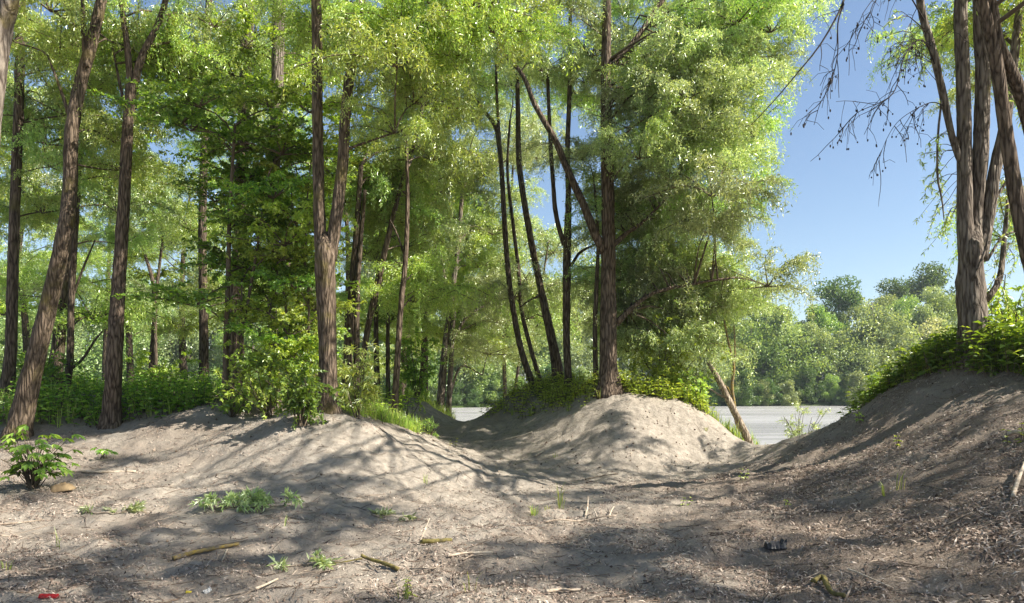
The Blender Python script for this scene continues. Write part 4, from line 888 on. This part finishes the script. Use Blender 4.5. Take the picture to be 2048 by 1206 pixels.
stick('thin_twig', 'arched twig below the pale cracked stick pieces', [(820,1142),(850,1146,0.01),(868,1145,0.01),(895,1128)], 0.006, 'stick', 620)
stick('pale_stick', 'short pale stick lying on the sunlit floor before the middle mound', [(1070,916),(1078,910),(1088,905)], 0.020, 'stick_pale', 621)
stick('thin_twig', 'slanting long twig on the left slope of the middle mound', [(1005,882),(1040,874),(1065,866)], 0.012, 'stick_pale', 622)
stick('thin_twig', 'dark twig line across the lower rim of the middle mound', [(1170,962),(1200,955),(1236,950)], 0.010, 'twig', 623)
stick('thin_twig', 'pale twig on the lit sand by the tiny seedling', [(160,946),(220,944),(275,947)], 0.006, 'stick_pale', 624)

# ---------------------------------------------------------------- stray things
g = np.random.default_rng(701); p0 = hit(1550, 1100) + [0, 0, 0.012]; root = link('black_scrap', None, loc=tuple(p0), rot=(0, 0, 0.15)); tag(root, 'crumpled black plastic scrap with a greyish middle on the right foreground', 'litter')
def crumple(acc, w, d, h, seed, nx=12, ny=6, dome=False):
    g = np.random.default_rng(seed); u, v = np.meshgrid(np.linspace(-1, 1, nx), np.linspace(-1, 1, ny)); ed = np.sqrt(np.maximum(0, 1 - v ** 2))
    top = h * ed * (np.sqrt(np.maximum(0, 1 - u ** 2)) if dome else 1) * (0.75 + 0.25 * np.abs(u)) * (1 + g.normal(0, 0.13, u.shape)) + 0.004
    X = u * w / 2 + g.normal(0, w * 0.012, u.shape); Yv = v * d / 2 + g.normal(0, d * 0.04, u.shape)
    V = np.concatenate([np.stack([X, Yv, top], -1).reshape(-1, 3), np.stack([X, Yv, np.zeros_like(top) - 0.006], -1).reshape(-1, 3)]); i_ = np.arange(ny - 1)[:, None] * nx; j_ = np.arange(nx - 1)[None]
    Q1 = np.stack([i_ + j_, i_ + j_ + 1, i_ + nx + j_ + 1, i_ + nx + j_], -1).reshape(-1, 4); o = nx * ny
    ring = np.concatenate([np.arange(nx), np.arange(1, ny) * nx + nx - 1, (ny - 1) * nx + np.arange(nx - 2, -1, -1), np.arange(ny - 2, 0, -1) * nx]); r2 = np.roll(ring, -1)
    acc.add(V, np.vstack([Q1, Q1[:, ::-1] + o, np.stack([ring, ring + o, r2 + o, r2], -1)]))
a1 = Acc(); crumple(a1, 0.17, 0.08, 0.05, 702); link('sheet', a1.mesh('sheet', M['black']), root)
a1 = Acc(); crumple(a1, 0.075, 0.05, 0.062, 703, 7, 5); link('lining', a1.mesh('lining', M['grey_lining']), root, (-0.012, -0.012, 0.0))
a1 = Acc(); crumple(a1, 0.05, 0.05, 0.075, 704, 6, 5); link('flap', a1.mesh('flap', M['black']), root, (0.062, 0.0, 0.0), (0, 0.25, 0))
p0 = hit(98, 1198) + [0, 0, 0.012]; a1 = Acc(); crumple(a1, 0.13, 0.035, 0.018, 705); tag(link('red_scrap', a1.mesh('red_scrap', M['red']), loc=tuple(p0)), 'small flat red plastic scrap at the bottom left', 'litter')
p0 = hit(416, 1186); a1 = Acc(); crumple(a1, 0.055, 0.03, 0.02, 706); tag(link('pale_bark_chip', a1.mesh('pale_bark_chip', M['paper']), loc=tuple(p0), rot=(0.1, -0.5, 0.5)), 'pale curled bark chip at the bottom left of centre', 'bark chip')
p0 = hit(378, 1188); a1 = Acc(); crumple(a1, 0.04, 0.02, 0.006, 707); tag(link('yellow_leaf', a1.mesh('yellow_leaf', M['yleaf']), loc=tuple(p0)), 'single yellow leaf lying left of the pale bark chip', 'leaf')
p0 = hit(125, 982); a1 = Acc(); crumple(a1, 0.26, 0.18, 0.10, 708, 10, 8, True); tag(link('brown_stone', a1.mesh('brown_stone', M['stone'], True), loc=tuple(p0), rot=(0, -0.12, 0.2)), 'brown stone on the sand at the right foot of the large seedling', 'stone')

# ---------------------------------------------------------------- leaf and twig litter, clods
def spread(n, g, ymin=4.3, ymax=17.0):
    u = g.random(n); y = ymin * (ymax / ymin) ** u; x = g.uniform(-0.78, 0.78, n) * y; return x, y
g = np.random.default_rng(801)
x, y = spread(150000, g)
dens = 0.40 + 0.50 * smooth((x - 0.3) / 2.6) * smooth((13.2 - y) / 2) + 0.15 * smooth((-3 - x) / 2) - 0.8 * np.exp(-(((x - 3) / 2.4) ** 2 + ((y - 14.8) / 1.7) ** 2)) - 0.25 * np.exp(-(((x + 2) / 2) ** 2 + ((y - 10.5) / 1.3) ** 2))
dens = dens * (0.2 + 1.45 * smooth(0.5 + 1.6 * vnoise(x * 1.3, y * 1.3, 9) + 1.2 * vnoise(x * 4, y * 4, 10)))
keep = g.random(len(x)) < dens * 0.75; x, y = x[keep], y[keep]; n = len(x); z = ground_z(x, y); e_ = 0.02
nr = norm(np.stack([-(ground_z(x + e_, y) - z) / e_, -(ground_z(x, y + e_) - z) / e_, np.ones(n)], -1))
t_ = norm(np.cross(nr, norm(g.normal(0, 1, (n, 3))))) + nr * np.abs(g.normal(0, 0.22, (n, 1)))
acc = Acc(); leaves(acc, np.stack([x, y, z], -1) + nr * g.uniform(0.003, 0.012, (n, 1)), t_, nr + g.normal(0, 0.3, (n, 3)), g.uniform(0.03, 0.075, n) * (1 + 0.25 * smooth((x - 1) / 2.5)), g.uniform(0.006, 0.014, n) * (1 + 0.2 * smooth((x - 1) / 2.5)), fold=0.4, rng=g)
tag(link('leaf_litter', acc.mesh('leaf_litter', M['litter'])), 'dry brown willow leaves strewn over the sand and the right bank', 'leaf litter', kind='stuff')
acc = Acc(); x, y = spread(3800, g)
for k in range(len(x)):
    L = g.uniform(0.04, 0.12 + 0.2 * (k % 3 == 0)) * (1 if g.random() < 0.8 else 1.6); a_ = g.uniform(0, 6.28); q = np.array([[x[k] + math.cos(a_) * L * s, y[k] + math.sin(a_) * L * s] for s in (-0.5, 0.05, 0.5)]); q[1] += g.normal(0, 0.06 * L, 2)
    r_ = g.uniform(0.0012, 0.004); z = ground_z(q[:, 0], q[:, 1]) + r_ + np.array([0, g.uniform(0, 0.012), g.uniform(0, 0.03)])
    tube(acc, np.column_stack([q, z]), [r_, r_, r_ * 0.6], 4, cap=False, rng=g)
tag(link('twig_litter', acc.mesh('twig_litter', M['twiglit'])), 'small dry twigs scattered over the sand', 'twigs', kind='stuff')
acc = Acc(); x, y = spread(900, g, 4.6, 16.5); x = np.concatenate([x, g.normal(2.6, 1.2, 130)]); y = np.concatenate([y, g.normal(14.2, 0.7, 130)]); z = ground_z(x, y)
OV = np.array([[1, 0, 0], [0, 1, 0], [-1, 0, 0], [0, -1, 0], [0, 0, 1], [0, 0, -1.0]]); OT = np.array([[0, 1, 4], [1, 2, 4], [2, 3, 4], [3, 0, 4], [1, 0, 5], [2, 1, 5], [3, 2, 5], [0, 3, 5]])
for k in range(len(x)):
    s = g.uniform(0.006, 0.02) * (1 + 0.5 * (y[k] > 11)); acc.add(np.array([x[k], y[k], z[k] + s * 0.2]) + OV * s * g.uniform(0.6, 1.3, (6, 3)), T=OT, rng=g)
tag(link('soil_crumbs', acc.mesh('soil_crumbs', M['twiglit'])), 'small dark clods and crumbs of soil on the bare sand', 'clods', kind='stuff')

# ---------------------------------------------------------------- air over the river
hz = Acc(); lo, hi = (-950, -70, -4.0), (950, 2010, 40.0)
c8 = np.array([[x_, y_, z_] for z_ in (lo[2], hi[2]) for y_ in (lo[1], hi[1]) for x_ in (lo[0], hi[0])], float)
hz.add(c8, [(0, 2, 3, 1), (4, 5, 7, 6), (0, 1, 5, 4), (2, 6, 7, 3), (0, 4, 6, 2), (1, 3, 7, 5)])
m, nt, N, Lk = mat_new('haze'); vo = N.new('ShaderNodeVolumePrincipled'); vo.inputs['Color'].default_value = (0.80, 0.88, 1.0, 1); vo.inputs['Density'].default_value = 0.00035; vo.inputs['Anisotropy'].default_value = 0.2
out = N.new('ShaderNodeOutputMaterial'); Lk.new(vo.outputs[0], out.inputs['Volume'])
tag(link('haze', hz.mesh('haze', m)), 'thin pale haze over the river and the far bank', 'haze', kind='stuff')
